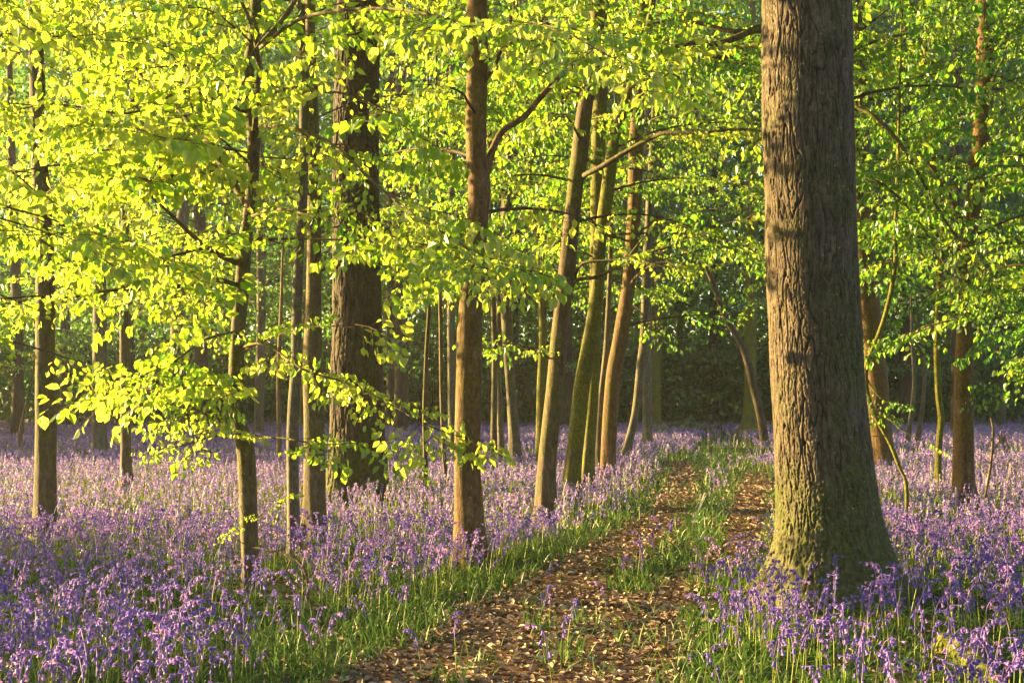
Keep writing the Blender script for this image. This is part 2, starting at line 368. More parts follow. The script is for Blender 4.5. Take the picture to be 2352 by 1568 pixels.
# ------------------------------------------------------------------ trees
def trunk_geo(P, r, k, n, base, lobes=.0, seed=0, zlev=None, rough=.04):
    """P (m,3) centres, r (m) radii, bottom to top; horizontal rings."""
    Q = catmull(np.column_stack([P, r]), n) if zlev is None else None
    if zlev is not None:
        D = catmull(np.column_stack([P, r]), 240); o = np.argsort(D[:, 2]); D = D[o]
        Q = np.column_stack([np.interp(zlev, D[:, 2], D[:, c]) for c in range(4)])
        Q[:, 2] = zlev
        n = len(zlev)
    ang = np.linspace(0, 2 * np.pi, k, endpoint=False)
    z = Q[:, 2][:, None]; rr = np.repeat(Q[:, 3][:, None], k, 1); A = np.repeat(ang[None], n, 0)
    rg = np.random.default_rng(seed); ph = rg.uniform(0, 6.28, 3)
    rr = rr * (1 + lobes * np.exp(-np.maximum(z, 0) / .28) * (np.cos(A * 5 + ph[0]) * .5 + np.cos(A * 3 + ph[1]) * .4))
    nz = noise3(np.stack([np.cos(A).ravel() * 1.3 + seed, np.sin(A).ravel() * 1.3, (z + 0 * A).ravel() * 1.6], 1)).reshape(n, k)
    rr = rr * (1 + rough * nz)
    if rough > .04:
        rr = rr * (1 + .02 * noise3(np.stack([np.cos(A).ravel() * 3 + seed, np.sin(A).ravel() * 3, (z + 0 * A).ravel() * 7], 1)).reshape(n, k))
    V = np.stack([Q[:, 0][:, None] + rr * np.cos(A), Q[:, 1][:, None] + rr * np.sin(A), z + 0 * A], -1)
    i = np.arange(n - 1)[:, None] * k; j = np.arange(k)[None]; j2 = (j + 1) % k
    Fq = np.stack([i + j, i + j2, i + k + j2, i + k + j], -1).reshape(-1, 4)
    return V, Fq, A, z, rr
def trace(tr, Y, zbelow=.12, top=None, lean=0.0):
    """Picture trace (x, y, width) -> centres and radii at distance Y, carried on above the frame."""
    P = []; r = []
    for (x, y, w) in tr:
        p = W(x, y, Y); p[1] += lean * max(p[2], 0); P.append(p); r.append(w / 2 * Y / F)
    P.insert(0, np.array([P[0][0], P[0][1], -zbelow])); r.insert(0, r[0] * 1.18)
    if top:
        a, b = P[-2], P[-1]; d = (b - a) / max(b[2] - a[2], .3); dz = top - b[2]
        if dz > .3:
            for f in (.33, .67, 1):
                P.append(b + np.array([d[0] * dz * f * .6, d[1] * dz * f * .6, dz * f])); r.append(r[len(tr)] * (1 - .8 * f))
    return np.array(P), np.array(r)
def vis_top(Y): return CAM_H + HZ / F * Y

# where the photograph shows trunks standing free of foliage, boughs are thin or missing
FREE = [  # trunk line (x at y), half width, distance of the trunk, share of boughs kept, y range
    ([(820, 1130), (819, 877), (818, 550), (820, 180), (824, 0)], 62, 21, .16, (0, 1200)),
    ([(1076, 1266), (1077, 877), (1085, 661), (1098, 500), (1094, 252), (1096, 0)], 36, 13.2, .2, (0, 470)),
    ([(1076, 1266), (1077, 877), (1085, 661), (1098, 500)], 40, 13.2, .2, (680, 1300)),
    ([(1255, 1177), (1276, 877), (1312, 517), (1343, 252), (1375, 0)], 30, 17.5, .15, (150, 1300)),
    ([(1314, 1127), (1338, 877), (1372, 661), (1391, 468), (1420, 280)], 34, 21.5, .15, (200, 1300)),
    ([(1398, 1085), (1426, 769), (1458, 468), (1478, 0)], 28, 26, .2, (250, 1300)),
    ([(1440, 1053), (1475, 800), (1490, 500)], 30, 32, .25, (520, 1300)),
    ([(676, 1241), (680, 842), (691, 517), (698, 180), (690, 0)], 22, 14.2, .3, (0, 1300)),
    ([(724, 1208), (720, 697), (716, 200)], 30, 16, .35, (520, 1300)),
    ([(575, 1310), (543, 900), (556, 661), (580, 400), (568, 180), (588, 0)], 26, 11.8, .3, (0, 1300)),
    ([(106, 1206), (104, 850), (92, 400), (80, 0)], 30, 16, .2, (150, 1300)),
    ([(1912, 1352), (1888, 1000), (1866, 650), (1854, 0)], 150, 10.9, 0, (0, 1400)),
    ([(2217, 1147), (2214, 850), (2230, 520), (2262, 100)], 28, 20, .35, (0, 1300)),
    ([(2154, 1117), (2158, 700), (2160, 600)], 16, 22.5, .3, (500, 1300)),
    ([(1184, 1062), (1166, 700), (1170, 400)], 40, 30, .3, (600, 1300)),
    ([(976, 1117), (980, 700)], 26, 22.5, .4, (650, 1300)),
    ([(229, 1041), (229, 500)], 26, 34, .4, (700, 1300)), ([(290, 1102), (286, 700)], 18, 24, .4, (650, 1300))]
ZONES = [(880, 1760, 720, 1300, .36), (880, 1760, 600, 720, .85), (-300, 330, 860, 1300, .3), (1960, 2600, 1010, 1400, .12), (1960, 2260, 860, 1010, .4), (-500, 2900, 1085, 1500, .05)]
def bough_kept(sp, rng):
    o, f, sc = sp; f = np.asarray(f) / np.linalg.norm(f); keepp = 1.0
    for t in (.15, .5, .9):
        p = np.asarray(o) + f * sc * t
        if p[1] < 2: continue
        x = CX + F * p[0] / p[1]; y = HZ - F * (p[2] - .12 - CAM_H) / p[1]
        for line, hw, Yt, pr, (ya, yb) in FREE:
            if p[1] < Yt and ya <= y <= yb:
                l = sorted(line, key=lambda q: q[1]); xt = np.interp(y, [q[1] for q in l], [q[0] for q in l])
                if abs(x - xt) < hw: keepp = min(keepp, pr)
        for (xa, xb, ya, yb, pr) in ZONES:
            if xa < x < xb and ya < y < yb: keepp = min(keepp, pr)
    return rng.random() < keepp
def build_tree(name, label, tr, bark='beech', cat='tree', Y=None, top=None, zlo=1.8, zhi=None, nl=0, L=(1.2, 2.6), lod=1, spacing=.3,
               sscale=.85, branches=(), seed=1, lobes=.4, group=None, el=(.1, .6), droop=(.3, .8), az=None, k=28, n=110, extra=None, leaf=None, lean=0.0, tint=0.0, rough=.05, upper=0):
    rng = np.random.default_rng(seed)
    Y = Y or tree_depth(tr[0][1]); vt = vis_top(Y)
    top = top or vt + 2.5
    P, r = trace(tr, Y, top=top, lean=lean)
    base = (P[0][0], P[0][1], 0.0)
    root = thing(name, label, cat, base, group)
    V, Fq, A, z, rr = trunk_geo(P, r, k, n, base, lobes, seed, rough=rough)
    g = Geo(); g.add(V.reshape(-1, 3), Fq)
    obj('trunk', g, [bark], root, base, smooth=True)
    D = catmull(np.column_stack([P, r]), 120); D = D[np.argsort(D[:, 2])]
    at = lambda zz: np.array([np.interp(zz, D[:, 2], D[:, c]) for c in range(4)])
    cg = Geo(); sp = []
    for br in branches:                              # limbs followed from the photograph: own meshes
        pts = np.array([W(*q[:3]) for q in br['p']]); r0, r1 = br['r']
        C = catmull(pts, max(10, len(pts) * 4))
        Pc, rc = cap_ends(C, np.linspace(r0, r1, len(C)))
        V2, F2 = tube(Pc, rc, 8, rough=.12, seed=seed)
        bg_ = Geo(); bg_.add(V2, F2); obj('branch', bg_, [br.get('bark', bark)], root, base, smooth=True)
        if br.get('leaf', 1):
            sp += [s for s in sprays_along(C, rng, br.get('sp', .22), br.get('s', .8), br.get('lo', .2)) if rng.random() < .42 or bough_kept(s, rng)]
    if nl:
        zh = zhi or vt + 1.2
        for i in range(nl):
            zz = zlo + (zh - zlo) * ((i + rng.uniform(0, 1)) / nl); q = at(zz)
            a_ = (i * 2.399 + rng.normal(0, .5)) if az is None else rng.uniform(*az)
            Li = rng.uniform(*L) * (1.0 - .35 * (zz - zlo) / max(zh - zlo, .1))
            e_ = rng.uniform(*el)
            C = limb(q[:3] - np.array([0, 0, .02]), a_, e_, Li, rng.uniform(*droop) + .3 * e_, rng=rng)
            ls = sprays_along(C, rng, spacing, sscale, .22); kept = [s for s in ls if bough_kept(s, rng)]
            if len(kept) < .4 * len(ls): continue
            V2, F2 = tube(C, np.linspace(min(.022, max(.008, q[3] * .2)), .003, len(C)), 5); cg.add(V2, F2, 0)
            sp += kept
    if sp:
        crown_add(cg, sp, lod, rng, tint - .18 * float(np.clip(base[0] / Y / .36, -.6, 1)))  # yellower leaves left, cooler green right: the low sun put into the tint
    if upper:                                        # the tree's high crown, above the picture
        us = []
        for i in range(upper):
            zz = top - 4.2 + 4.0 * (i + .5) / upper; q = at(min(zz, top)); Li = rng.uniform(2.2, 4.2)
            C = limb(q[:3], i * 2.399, rng.uniform(.1, .7), Li, .4, rng=rng); V2, F2 = tube(C, np.linspace(.04, .008, len(C)), 5); cg.add(V2, F2, 0)
            sprays_along(C, rng, .42, 1.35, .2, us)
        crown_add(cg, us, 3, rng, tint)
    if cg.V:
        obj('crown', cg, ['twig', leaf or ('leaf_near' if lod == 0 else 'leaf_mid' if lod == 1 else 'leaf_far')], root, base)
    return root

# --- the ground, the path -----------------------------------------------------
def edges_at(y):            # left and right edge of the bare path, picture grid, by picture height
    ys = [1010, 1060, 1075, 1112, 1184, 1256, 1327, 1364, 1395, 1420, 1450, 1500, 1568, 1700, 2100]
    le = [1560, 1545, 1538, 1538, 1476, 1382, 1228, 1170, 1120, 1075, 1010, 900, 800, 640, 200]
    ri = [1565, 1575, 1590, 1608, 1566, 1519, 1415, 1400, 1500, 1565, 1560, 1540, 1535, 1530, 1500]
    return np.interp(y, ys, le), np.interp(y, ys, ri)
def edges2_at(y):           # the second, right-hand track beyond the grass island
    ys = [1090, 1112, 1184, 1256, 1300, 1327, 1364, 1400, 1430]
    le = [1718, 1704, 1670, 1668, 1612, 1545, 1500, 1400, 1350]
    ri = [1745, 1771, 1768, 1745, 1690, 1620, 1572, 1562, 1560]
    return np.interp(y, ys, le), np.interp(y, ys, ri)
def path_amount(X, Yw):
    """> 0 on the path (metres inside its edge), < 0 outside."""
    X = np.asarray(X, float); Yw = np.asarray(Yw, float)
    y = HZ + F * CAM_H / Yw; x = CX + F * X / Yw; m = Yw / F
    wob = noise2(X, Yw, 1.6, 2, 5.0) * .16 + noise2(X, Yw, 6, 1, 9.0) * .06
    l, r = edges_at(y); d1 = np.minimum(x - l, r - x) * m; d1 = np.where(y < 1062, -np.abs(y - 1062) * .02 - .05, d1)
    l2, r2 = edges2_at(y); d2 = np.minimum(x - l2, r2 - x) * m; d2 = np.where((y < 1090) | (y > 1430), -9, d2)
    return np.maximum(d1, d2) + wob

g = Geo()
gx = np.concatenate([[-110, -75], np.linspace(-45, 45, 61), [75, 110]]); gy = np.concatenate([[-40, -20], np.linspace(-6, 90, 65), [120]])
XX, YY = np.meshgrid(gx, gy, indexing='ij'); nx, ny = XX.shape
i = np.arange(nx - 1)[:, None] * ny + np.arange(ny - 1)[None]
g.add(np.stack([XX, YY, 0 * XX], -1).reshape(-1, 3), np.stack([i, i + ny, i + ny + 1, i + 1], -1).reshape(-1, 4))
tag(obj('ground', g, ['ground']), kind='structure')

# the path: cells of a fine grid that lie inside its wandering edge
px = np.arange(-4.2, 6.4, .05); py = np.arange(3.5, 31, .05)
XX, YY = np.meshgrid(px, py, indexing='ij'); nx, ny = XX.shape
am = path_amount(XX.ravel(), YY.ravel()).reshape(nx, ny)
ZZ = .006 + .018 * sstep(0, .25, am) * (noise2(XX.ravel(), YY.ravel(), 3.2, 3, 2.0).reshape(nx, ny) * .5 + .5)
c = (am[:-1, :-1] > 0) & (am[1:, :-1] > 0) & (am[:-1, 1:] > 0) & (am[1:, 1:] > 0)
i = (np.arange(nx - 1)[:, None] * ny + np.arange(ny - 1)[None])[c]
Fq = np.stack([i, i + ny, i + ny + 1, i + 1], -1); used, inv = np.unique(Fq, return_inverse=True)
g = Geo(); g.add(np.stack([XX, YY, ZZ], -1).reshape(-1, 3)[used], inv.reshape(-1, 4))
tag(obj('path', g, ['path'], smooth=True), kind='structure')

# --- the great oak -------------------------------------------------------------
def oak(name, label, tr, Y, k, zf, bark, seed, kx, amp, zcoarse, zstart=-.12, roots=()):
    P, r = trace(tr, Y, top=zcoarse[-1])
    base = (P[0][0], P[0][1], 0.0)
    root = thing(name, label, 'tree', base)
    zl = np.concatenate([np.arange(zstart, zf[0], zf[1]), zcoarse])
    V, Fq, A, z, rr = trunk_geo(P, r, k, 0, base, .16, seed, zlev=zl, rough=.035)
    n = len(zl); c = V.mean(1, keepdims=True); Rm = rr.mean()
    q = np.stack([np.cos(A) * Rm, np.sin(A) * Rm, z + 0 * A], -1).reshape(-1, 3)
    wv = np.stack([noise3(q * 5 + 3), noise3(q * 5 + 40), 0 * q[:, 0]], 1) * .008
    s = np.array([kx, kx, kx / 7.5])
    n1 = noise3((q + wv) * s + seed * 3.1); n2 = noise3((q + wv * .6) * s * np.array([1.9, 1.9, 3.6]) + 50); n3 = noise3(q * 70)
    ridge = sstep(.0, .16, np.abs(n1)) * .72 + sstep(.0, .2, np.abs(n2)) * .36 - .06
    plate = fbm(q * np.array([9, 9, 2.0]) + 9, 2)
    mossy = sstep(1.15, .6, q[:, 2] - .5 * fbm(q * 4, 3)) * .95
    side = sstep(.25, .95, np.cos(A.ravel() - math.radians(-42)) + .5 * fbm(q * 3, 3))   # damp side away from the sun
    mossy = np.maximum(mossy, side * (.35 + .5 * sstep(4.0, .5, q[:, 2])) * sstep(-.35, .3, fbm(q * np.array([5, 5, 2.0]) + 31, 3)))
    h = amp * (ridge * (1 - .45 * sstep(.5, .0, q[:, 2])) + .25 * plate) + .0025 * n3 + .010 * mossy * (n3 * .5 + noise3(q * 34) * .6)
    cr = 1 - sstep(.02, .16, np.abs(n1))
    d = unit((V - c).reshape(-1, 3) * np.array([1, 1, 0]))
    V = V.reshape(-1, 3) + d * (h - amp * .6)[:, None]
    me = mesh_from('trunk', V - np.array(base), Fq, np.zeros(len(Fq)), np.full(len(Fq), .5), [bark], True,
                   {'moss': np.clip(mossy * (.75 + .9 * fbm(q * 11, 3)) + .15 * cr * (noise3(q * 2.3) > -.1), 0, 1),
                    'crack': np.clip((.9 - .9 * sstep(.0, .085, np.abs(n1))) + .35 * (1 - sstep(.0, .10, np.abs(n2))), 0, 1) * (1 - .7 * mossy)})
    put('trunk', me, root)
    for pts, r0, r1 in roots:
        C = catmull(np.array(pts), 18); Pc, rc = cap_ends(C, np.linspace(r0, r1, len(C)))
        V2, F2 = tube(Pc, rc, 14, rough=.22, seed=seed); gg = Geo(); gg.add(V2, F2); obj('root', gg, ['moss'], root, base, smooth=True)
    return root
OAKY = 10.2
oak('oak_tree', 'massive fissured oak trunk with a moss-covered flared base beside the path',
    [(1914, 1352, 370), (1914, 1318, 318), (1914, 1280, 282), (1910, 1235, 256), (1904, 1180, 238), (1897, 1100, 226), (1888, 1000, 216), (1876, 850, 208), (1866, 650, 206), (1858, 400, 203), (1854, 200, 200), (1852, 0, 198)],
    OAKY, 520, (4.9, .0064), 'oak', 5, 26.0, .016, np.linspace(5.0, 9.5, 20))
oak('oak_tree', 'big dark-barked oak in the left half with yellow moss around its base',
    [(820, 1130, 152), (820, 1095, 138), (821, 1050, 132), (820, 980, 122), (819, 877, 117), (820, 733, 110), (818, 550, 106), (817, 350, 102), (820, 180, 98), (824, 0, 94)],
    tree_depth(1130), 260, (7.8, .014), 'oak_dark', 9, 15.0, .03, np.linspace(8.0, 12.5, 14))

# --- beeches with traced trunks ---------------------------------------------------
exec_specs = []
def T(*a, **k): exec_specs.append((a, k))

# thin curved beech in the left foreground, the bright leaves hang from it
Yb = tree_depth(1310)
def B(pts, Y0, Y1, r, **kw):
    n = len(pts); return dict(p=[(x, y, Y0 + (Y1 - Y0) * i / (n - 1)) for i, (x, y) in enumerate(pts)], r=r, **kw)
T('beech_tree', 'slender curving beech whose bright leafy boughs fill the left foreground',
  [(575, 1310, 37), (571, 1200, 40), (568, 1100, 42), (562, 1021, 42), (543, 949, 36), (542, 877, 35), (546, 769, 34), (556, 661, 33), (563, 553, 33), (576, 468, 29), (583, 324, 28), (575, 252, 30), (568, 180, 29), (579, 108, 29), (588, 0, 25)],
  bark='beech', seed=21, lod=0, nl=19, zlo=1.25, zhi=5.6, az=(3.0, 6.4), L=(1.0, 2.3), spacing=.19, sscale=.75, el=(.0, .45), droop=(.2, .6),
  branches=[B([(548, 604), (504, 586), (461, 557), (421, 521), (385, 486), (342, 446)], Yb, Yb - .9, (.026, .008)),
            B([(545, 655), (504, 643), (450, 651), (360, 660), (234, 669), (162, 683), (90, 680), (0, 686)], Yb, Yb - 1.2, (.02, .006), sp=.15),
            B([(570, 470), (533, 418), (504, 371), (479, 324), (439, 288), (407, 248), (342, 194), (306, 151), (277, 126)], Yb, Yb + .8, (.032, .012), sp=.2),
            B([(584, 300), (590, 223), (594, 151), (580, 65), (554, 4)], Yb - .1, Yb - .5, (.02, .013)),
            B([(594, 110), (626, 72), (666, 22), (690, -30)], Yb, Yb + .5, (.024, .018)),
            B([(594, 223), (630, 207), (684, 202), (738, 212), (792, 216), (900, 262)], Yb, Yb - 1.5, (.015, .005)),
            B([(590, 290), (660, 292), (760, 330), (860, 420), (960, 500), (1060, 560), (1120, 620)], Yb, Yb - 3.4, (.016, .004), sp=.12, s=.62),
            B([(585, 120), (700, 40), (900, 20), (1100, 60), (1260, 60), (1400, 130)], Yb, Yb - 3.8, (.016, .004), sp=.15, s=.66),
            B([(570, 500), (640, 480), (740, 500), (820, 480), (900, 560)], Yb, Yb - 2.2, (.014, .004), sp=.13, s=.65),
            B([(548, 800), (610, 790), (700, 850), (800, 880), (900, 930), (985, 985)], Yb, Yb - 1.6, (.012, .003), sp=.13, s=.6),
            B([(548, 760), (470, 780), (400, 830), (330, 860)], Yb, Yb - 1.2, (.012, .003), sp=.12, s=.62),
            B([(545, 880), (480, 900), (430, 950), (400, 960)], Yb, Yb - .9, (.010, .003), sp=.1, s=.5),
            B([(571, 1196), (560, 1184), (552, 1160)], Yb - .07, Yb - .2, (.004, .002), sp=.05, s=.22, lo=.4), B([(590, 1190), (604, 1176), (612, 1150)], Yb - .05, Yb - .2, (.004, .002), sp=.05, s=.24, lo=.4), B([(560, 1248), (545, 1240), (535, 1232)], Yb - .05, Yb - .25, (.004, .002), sp=.05, s=.24, lo=.4),
            B([(570, 1010), (640, 1005), (740, 1020), (830, 1015)], Yb, Yb - 1.0, (.010, .003), sp=.12, s=.5),
            B([(560, 1010), (500, 1000), (430, 1020), (385, 1030)], Yb, Yb - 1.0, (.010, .003), sp=.12, s=.5),
            B([(560, 560), (470, 570), (360, 590), (220, 560), (90, 520)], Yb, Yb - 2.0, (.014, .004), sp=.13, s=.7),
            B([(565, 420), (440, 400), (300, 420), (150, 380), (20, 400)], Yb, Yb - 2.2, (.014, .004), sp=.13, s=.7),
            B([(570, 260), (430, 210), (300, 260), (130, 240), (0, 260)], Yb, Yb - 2.0, (.014, .004), sp=.14, s=.75)])
T('beech_tree', 'straight brown beech trunk near the left edge standing in sunlit bluebells',
  [(106, 1206, 58), (105, 1150, 52), (105, 1000, 48), (104, 850, 45), (103, 600, 42), (92, 400, 38), (88, 300, 36), (85, 170, 34), (80, 0, 30)],
  seed=22, lod=0, nl=10, zlo=2.4, zhi=7, L=(1.2, 2.8), spacing=.24, sscale=.85)
T('beech_tree', 'slim pale beech just right of the slender curving beech',
  [(676, 1241, 31), (674, 1200, 28), (672, 985, 27), (680, 842, 25), (682, 697, 23), (691, 517, 22), (695, 468, 22), (698, 324, 22), (699, 180, 23), (693, 108, 22), (690, 0, 20)],
  bark='beech_grey', seed=23, lod=0, nl=15, zlo=2.5, zhi=6.5, L=(.9, 2.0), spacing=.22, sscale=.75)
T('beech_tree', 'upright brown beech standing close behind the slim pale beech',
  [(724, 1208, 60), (724, 1160, 52), (722, 985, 48), (718, 842, 46), (720, 697, 36), (722, 517, 33), (720, 400, 31), (716, 200, 26), (712, 0, 22)],
  seed=24, lod=0, nl=14, zlo=2.6, zhi=7.5, L=(1.2, 2.4), spacing=.26, sscale=.85)
Yc = tree_depth(1266)
T('beech_tree', 'golden-lit beech in the middle with a forked limb reaching right',
  [(1076, 1266, 84), (1076, 1220, 72), (1074, 1112, 63), (1072, 1057, 60), (1077, 877, 59), (1078, 769, 58), (1085, 661, 53), (1097, 517, 48), (1101, 432, 52), (1094, 350, 48), (1094, 252, 49), (1096, 144, 48), (1096, 0, 46)],
  bark='beech_orange', seed=25, lod=0, nl=9, zlo=3.0, zhi=6.0, L=(1.0, 2.2), spacing=.3, sscale=.7, k=40, n=120,
  branches=[B([(1112, 418), (1127, 360), (1134, 338), (1156, 299), (1203, 270), (1239, 227), (1282, 180), (1325, 148), (1372, 137), (1460, 120)], Yc, Yc + .4, (.036, .014), sp=.35, lo=.5),
            B([(1108, 190), (1134, 155), (1149, 119), (1177, 94), (1220, 68), (1270, 20)], Yc, Yc - .6, (.024, .01), sp=.3)])
Yd = tree_depth(1177)
T('beech_tree', 'leaning beech left of the path, twin-stemmed at its foot',
  [(1255, 1177, 56), (1255, 1148, 51), (1257, 1057, 43), (1276, 877, 41), (1284, 769, 37), (1298, 661, 40), (1312, 517, 37), (1321, 432, 37), (1331, 360, 39), (1343, 252, 36), (1363, 144, 32), (1375, 0, 34)],
  bark='beech', seed=26, lod=1, nl=12, zlo=3.4, L=(1.2, 2.6), spacing=.34, k=32, n=100,
  branches=[B([(1340, 405), (1347, 400), (1383, 382), (1437, 349), (1491, 320), (1527, 306), (1599, 306), (1703, 297), (1760, 304)], Yd, Yd - 1.4, (.034, .011), lo=.5),
            B([(1305, 672), (1325, 643), (1365, 637), (1408, 618), (1437, 600), (1458, 571), (1500, 520)], Yd, Yd - .5, (.026, .008), lo=.6),
            B([(1318, 640), (1340, 604), (1418, 597), (1490, 580), (1599, 546), (1660, 520)], Yd, Yd - .9, (.02, .007), lo=.4),
            B([(1275, 830), (1220, 800), (1180, 790), (1130, 785)], Yd, Yd - .6, (.012, .005), lo=.3, s=.6)])
T('beech_tree', 'moss-covered leaning beech glowing yellow-green behind the twin-stemmed beech',
  [(1314, 1127, 48), (1318, 1057, 40), (1330, 950, 38), (1338, 877, 38), (1358, 769, 36), (1372, 661, 30), (1379, 553, 29), (1391, 468, 32), (1410, 324, 28), (1432, 250, 24), (1470, 130, 18), (1500, 0, 15)],
  bark='mossy', seed=27, lod=1, nl=14, zlo=2.8, L=(1.2, 2.8), spacing=.36)
T('beech_tree', 'dark mossy beech half hidden behind the yellow-green leaning beech',
  [(1348, 1105, 34), (1352, 1040, 30), (1362, 877, 29), (1370, 600, 31), (1375, 324, 34), (1381, 180, 32), (1388, 0, 28)],
  bark='mossy', seed=28, lod=1, nl=16, zlo=3.6, L=(1.4, 3.0), spacing=.4)
T('beech_tree', 'orange-lit beech leaning right beside the far bend of the path',
  [(1398, 1085, 42), (1397, 1050, 36), (1408, 877, 35), (1426, 769, 35), (1443, 661, 31), (1449, 590, 32), (1458, 468, 32), (1460, 360, 34), (1468, 200, 30), (1478, 0, 28)],
  bark='beech_orange', seed=29, lod=1, nl=22, zlo=2.6, L=(1.6, 3.4), spacing=.42)
T('beech_sapling', 'thin straight sapling between the mossy beeches and the orange-lit beech',
  [(1373, 1083, 15), (1377, 950, 14), (1392, 800, 13), (1400, 650, 11), (1404, 500, 10), (1412, 300, 8)], seed=30, lod=1, nl=8, zlo=2.5, zhi=6, L=(.8, 1.8), top=7.5, bark='beech_grey', cat='sapling')
T('beech_tree', 'curved grey beech swaying right at the far left edge of the path',
  [(1432, 1053, 27), (1440, 1030, 22), (1459, 949, 18), (1472, 840, 21), (1480, 769, 21), (1486, 600, 20), (1496, 400, 17), (1506, 200, 14)], bark='beech_grey', seed=31, lod=1, nl=22, zlo=2.6, L=(1.6, 3.4), spacing=.45)
T('beech_tree', 'upright dim trunk just right of the curved grey beech',
  [(1488, 1022, 30), (1487, 980, 23), (1486, 800, 22), (1488, 500, 20), (1490, 200, 17)], bark='beech_grey', seed=32, lod=2, nl=26, zlo=3.0, L=(1.8, 4), spacing=.5)
T('beech_sapling', 'thin yellowish stem, left one of three standing close behind the golden-lit beech',
  [(1134, 1064, 18), (1134, 1000, 15), (1136, 800, 13), (1130, 600, 12), (1126, 400, 10), (1122, 200, 9)], seed=33, lod=1, nl=14, zlo=2.6, L=(1, 2.2), bark='beech', cat='sapling')
T('beech_sapling', 'thin grey stem, middle one of three standing close behind the golden-lit beech',
  [(1150, 1060, 17), (1150, 1000, 15), (1144, 800, 14), (1150, 600, 13), (1160, 400, 11)], seed=34, lod=1, nl=10, zlo=3.2, L=(1, 2.2), bark='beech_grey', cat='sapling')
T('beech_tree', 'stout grey trunk, right one of three standing close behind the golden-lit beech',
  [(1184, 1062, 40), (1182, 1010, 27), (1172, 877, 23), (1166, 769, 25), (1162, 661, 25), (1166, 450, 22), (1172, 200, 18)], seed=35, lod=1, nl=22, zlo=3.0, L=(1.6, 3.2), spacing=.42, bark='beech_grey', lobes=.4)
T('beech_tree', 'winding pale trunk half hidden behind the twin-stemmed beech',
  [(1240, 1066, 24), (1242, 950, 22), (1244, 877, 22), (1247, 766, 20), (1240, 589, 18), (1222, 432, 18), (1212, 288, 18), (1198, 144, 16), (1184, 30, 15)], seed=36, lod=1, nl=20, zlo=3.2, L=(1.4, 3.0), spacing=.42, bark='mossy')
T('beech_sapling', 'wavy thin sapling catching the sun right of the dark-barked oak',
  [(976, 1117, 15), (977, 1060, 11), (975, 940, 10), (980, 800, 9), (986, 690, 8), (982, 640, 8), (986, 500, 7), (984, 330, 6)], seed=37, lod=1, nl=11, zlo=2.3, zhi=6.6, L=(.7, 1.7), top=8, cat='sapling', spacing=.3, n=90)
T('beech_sapling', 'straight thin sapling nearest the left side of the golden-lit beech',
  [(1024, 1092, 11), (1019, 1030, 10), (1014, 900, 9), (1012, 750, 9), (1008, 560, 8), (1004, 350, 7)], seed=38, lod=1, nl=11, zlo=2.5, zhi=7, L=(.7, 1.8), top=8.5, cat='sapling', spacing=.32)
T('beech_tree', 'dim far trunk behind the straight thin sapling',
  [(1040, 1030, 22), (1038, 900, 19), (1036, 700, 18), (1038, 400, 16)], seed=39, lod=2, nl=22, zlo=3.0, L=(1.6, 3.6), spacing=.5, bark='beech_grey')
T('beech_tree', 'slim sunlit beech second from the left edge, among pink bluebells',
  [(290, 1102, 30), (289, 1060, 25), (288, 950, 23), (286, 800, 22), (284, 600, 20), (292, 420, 18), (306, 220, 16), (312, 0, 14)], seed=40, lod=1, nl=16, zlo=2.4, L=(1.1, 2.4), spacing=.36, bark='beech')
T('beech_tree', 'grey-brown trunk in blue shade between two slimmer trunks on the left',
  [(229, 1041, 40), (228, 1000, 35), (228, 900, 33), (229, 700, 31), (226, 500, 29), (214, 250, 25)], seed=41, lod=1, nl=24, zlo=3.0, L=(1.6, 3.4), spacing=.42, bark='beech_grey')
T('beech_tree', 'distant grey trunk seen left of the slender curving beech',
  [(401, 1016, 40), (402, 960, 35), (406, 800, 31), (412, 600, 30), (428, 400, 26), (440, 200, 22)], seed=42, lod=2, nl=26, zlo=3.0, L=(1.8, 4), spacing=.5, bark='beech_grey')
T('beech_tree', 'dark distant trunk behind the foliage left of the slender curving beech',
  [(466, 1008, 34), (462, 800, 30), (460, 560, 28), (452, 300, 24)], seed=43, lod=2, nl=26, zlo=3.4, L=(1.8, 4), spacing=.5, bark='oak_dark')
T('beech_tree', 'dim trunk glimpsed between the slender curving beech and the slim pale beech',
  [(594, 1005, 26), (596, 900, 22), (600, 700, 21), (598, 400, 18)], seed=44, lod=2, nl=24, zlo=3.2, L=(1.8, 4), spacing=.5, bark='beech_grey')
T('beech_sapling', 'reddish dead-looking stem just left of the slim pale beech',
  [(640, 1062, 14), (641, 1000, 11), (640, 850, 10), (646, 700, 8)], seed=45, lod=1, nl=0, top=5.0, cat='sapling', bark='wood')
T('beech_tree', 'dark trunk at the far left edge with a small bent sapling beside it',
  [(38, 1003, 34), (40, 950, 28), (42, 800, 24), (30, 500, 22)], seed=46, lod=2, nl=24, zlo=3.0, L=(1.8, 4), spacing=.5, bark='oak_dark')
T('beech_sapling', 'small bent sapling in the shaded bluebells at the far left',
  [(47, 1032, 10), (48, 985, 9), (60, 930, 7), (72, 880, 5)], seed=47, lod=1, nl=4, zlo=1.6, zhi=2.6, L=(.6, 1.2), top=3.4, cat='sapling', bark='beech')
T('beech_tree', 'mottled half-lit trunk seen against the right side of the great oak',
  [(2028, 1068, 62), (2024, 1020, 54), (2014, 900, 54), (2004, 800, 56), (1994, 700, 55), (1985, 600, 52), (1975, 400, 50), (1968, 150, 46)], seed=48, lod=1, nl=26, zlo=3.6, L=(1.8, 3.6), spacing=.42, bark='beech_orange')
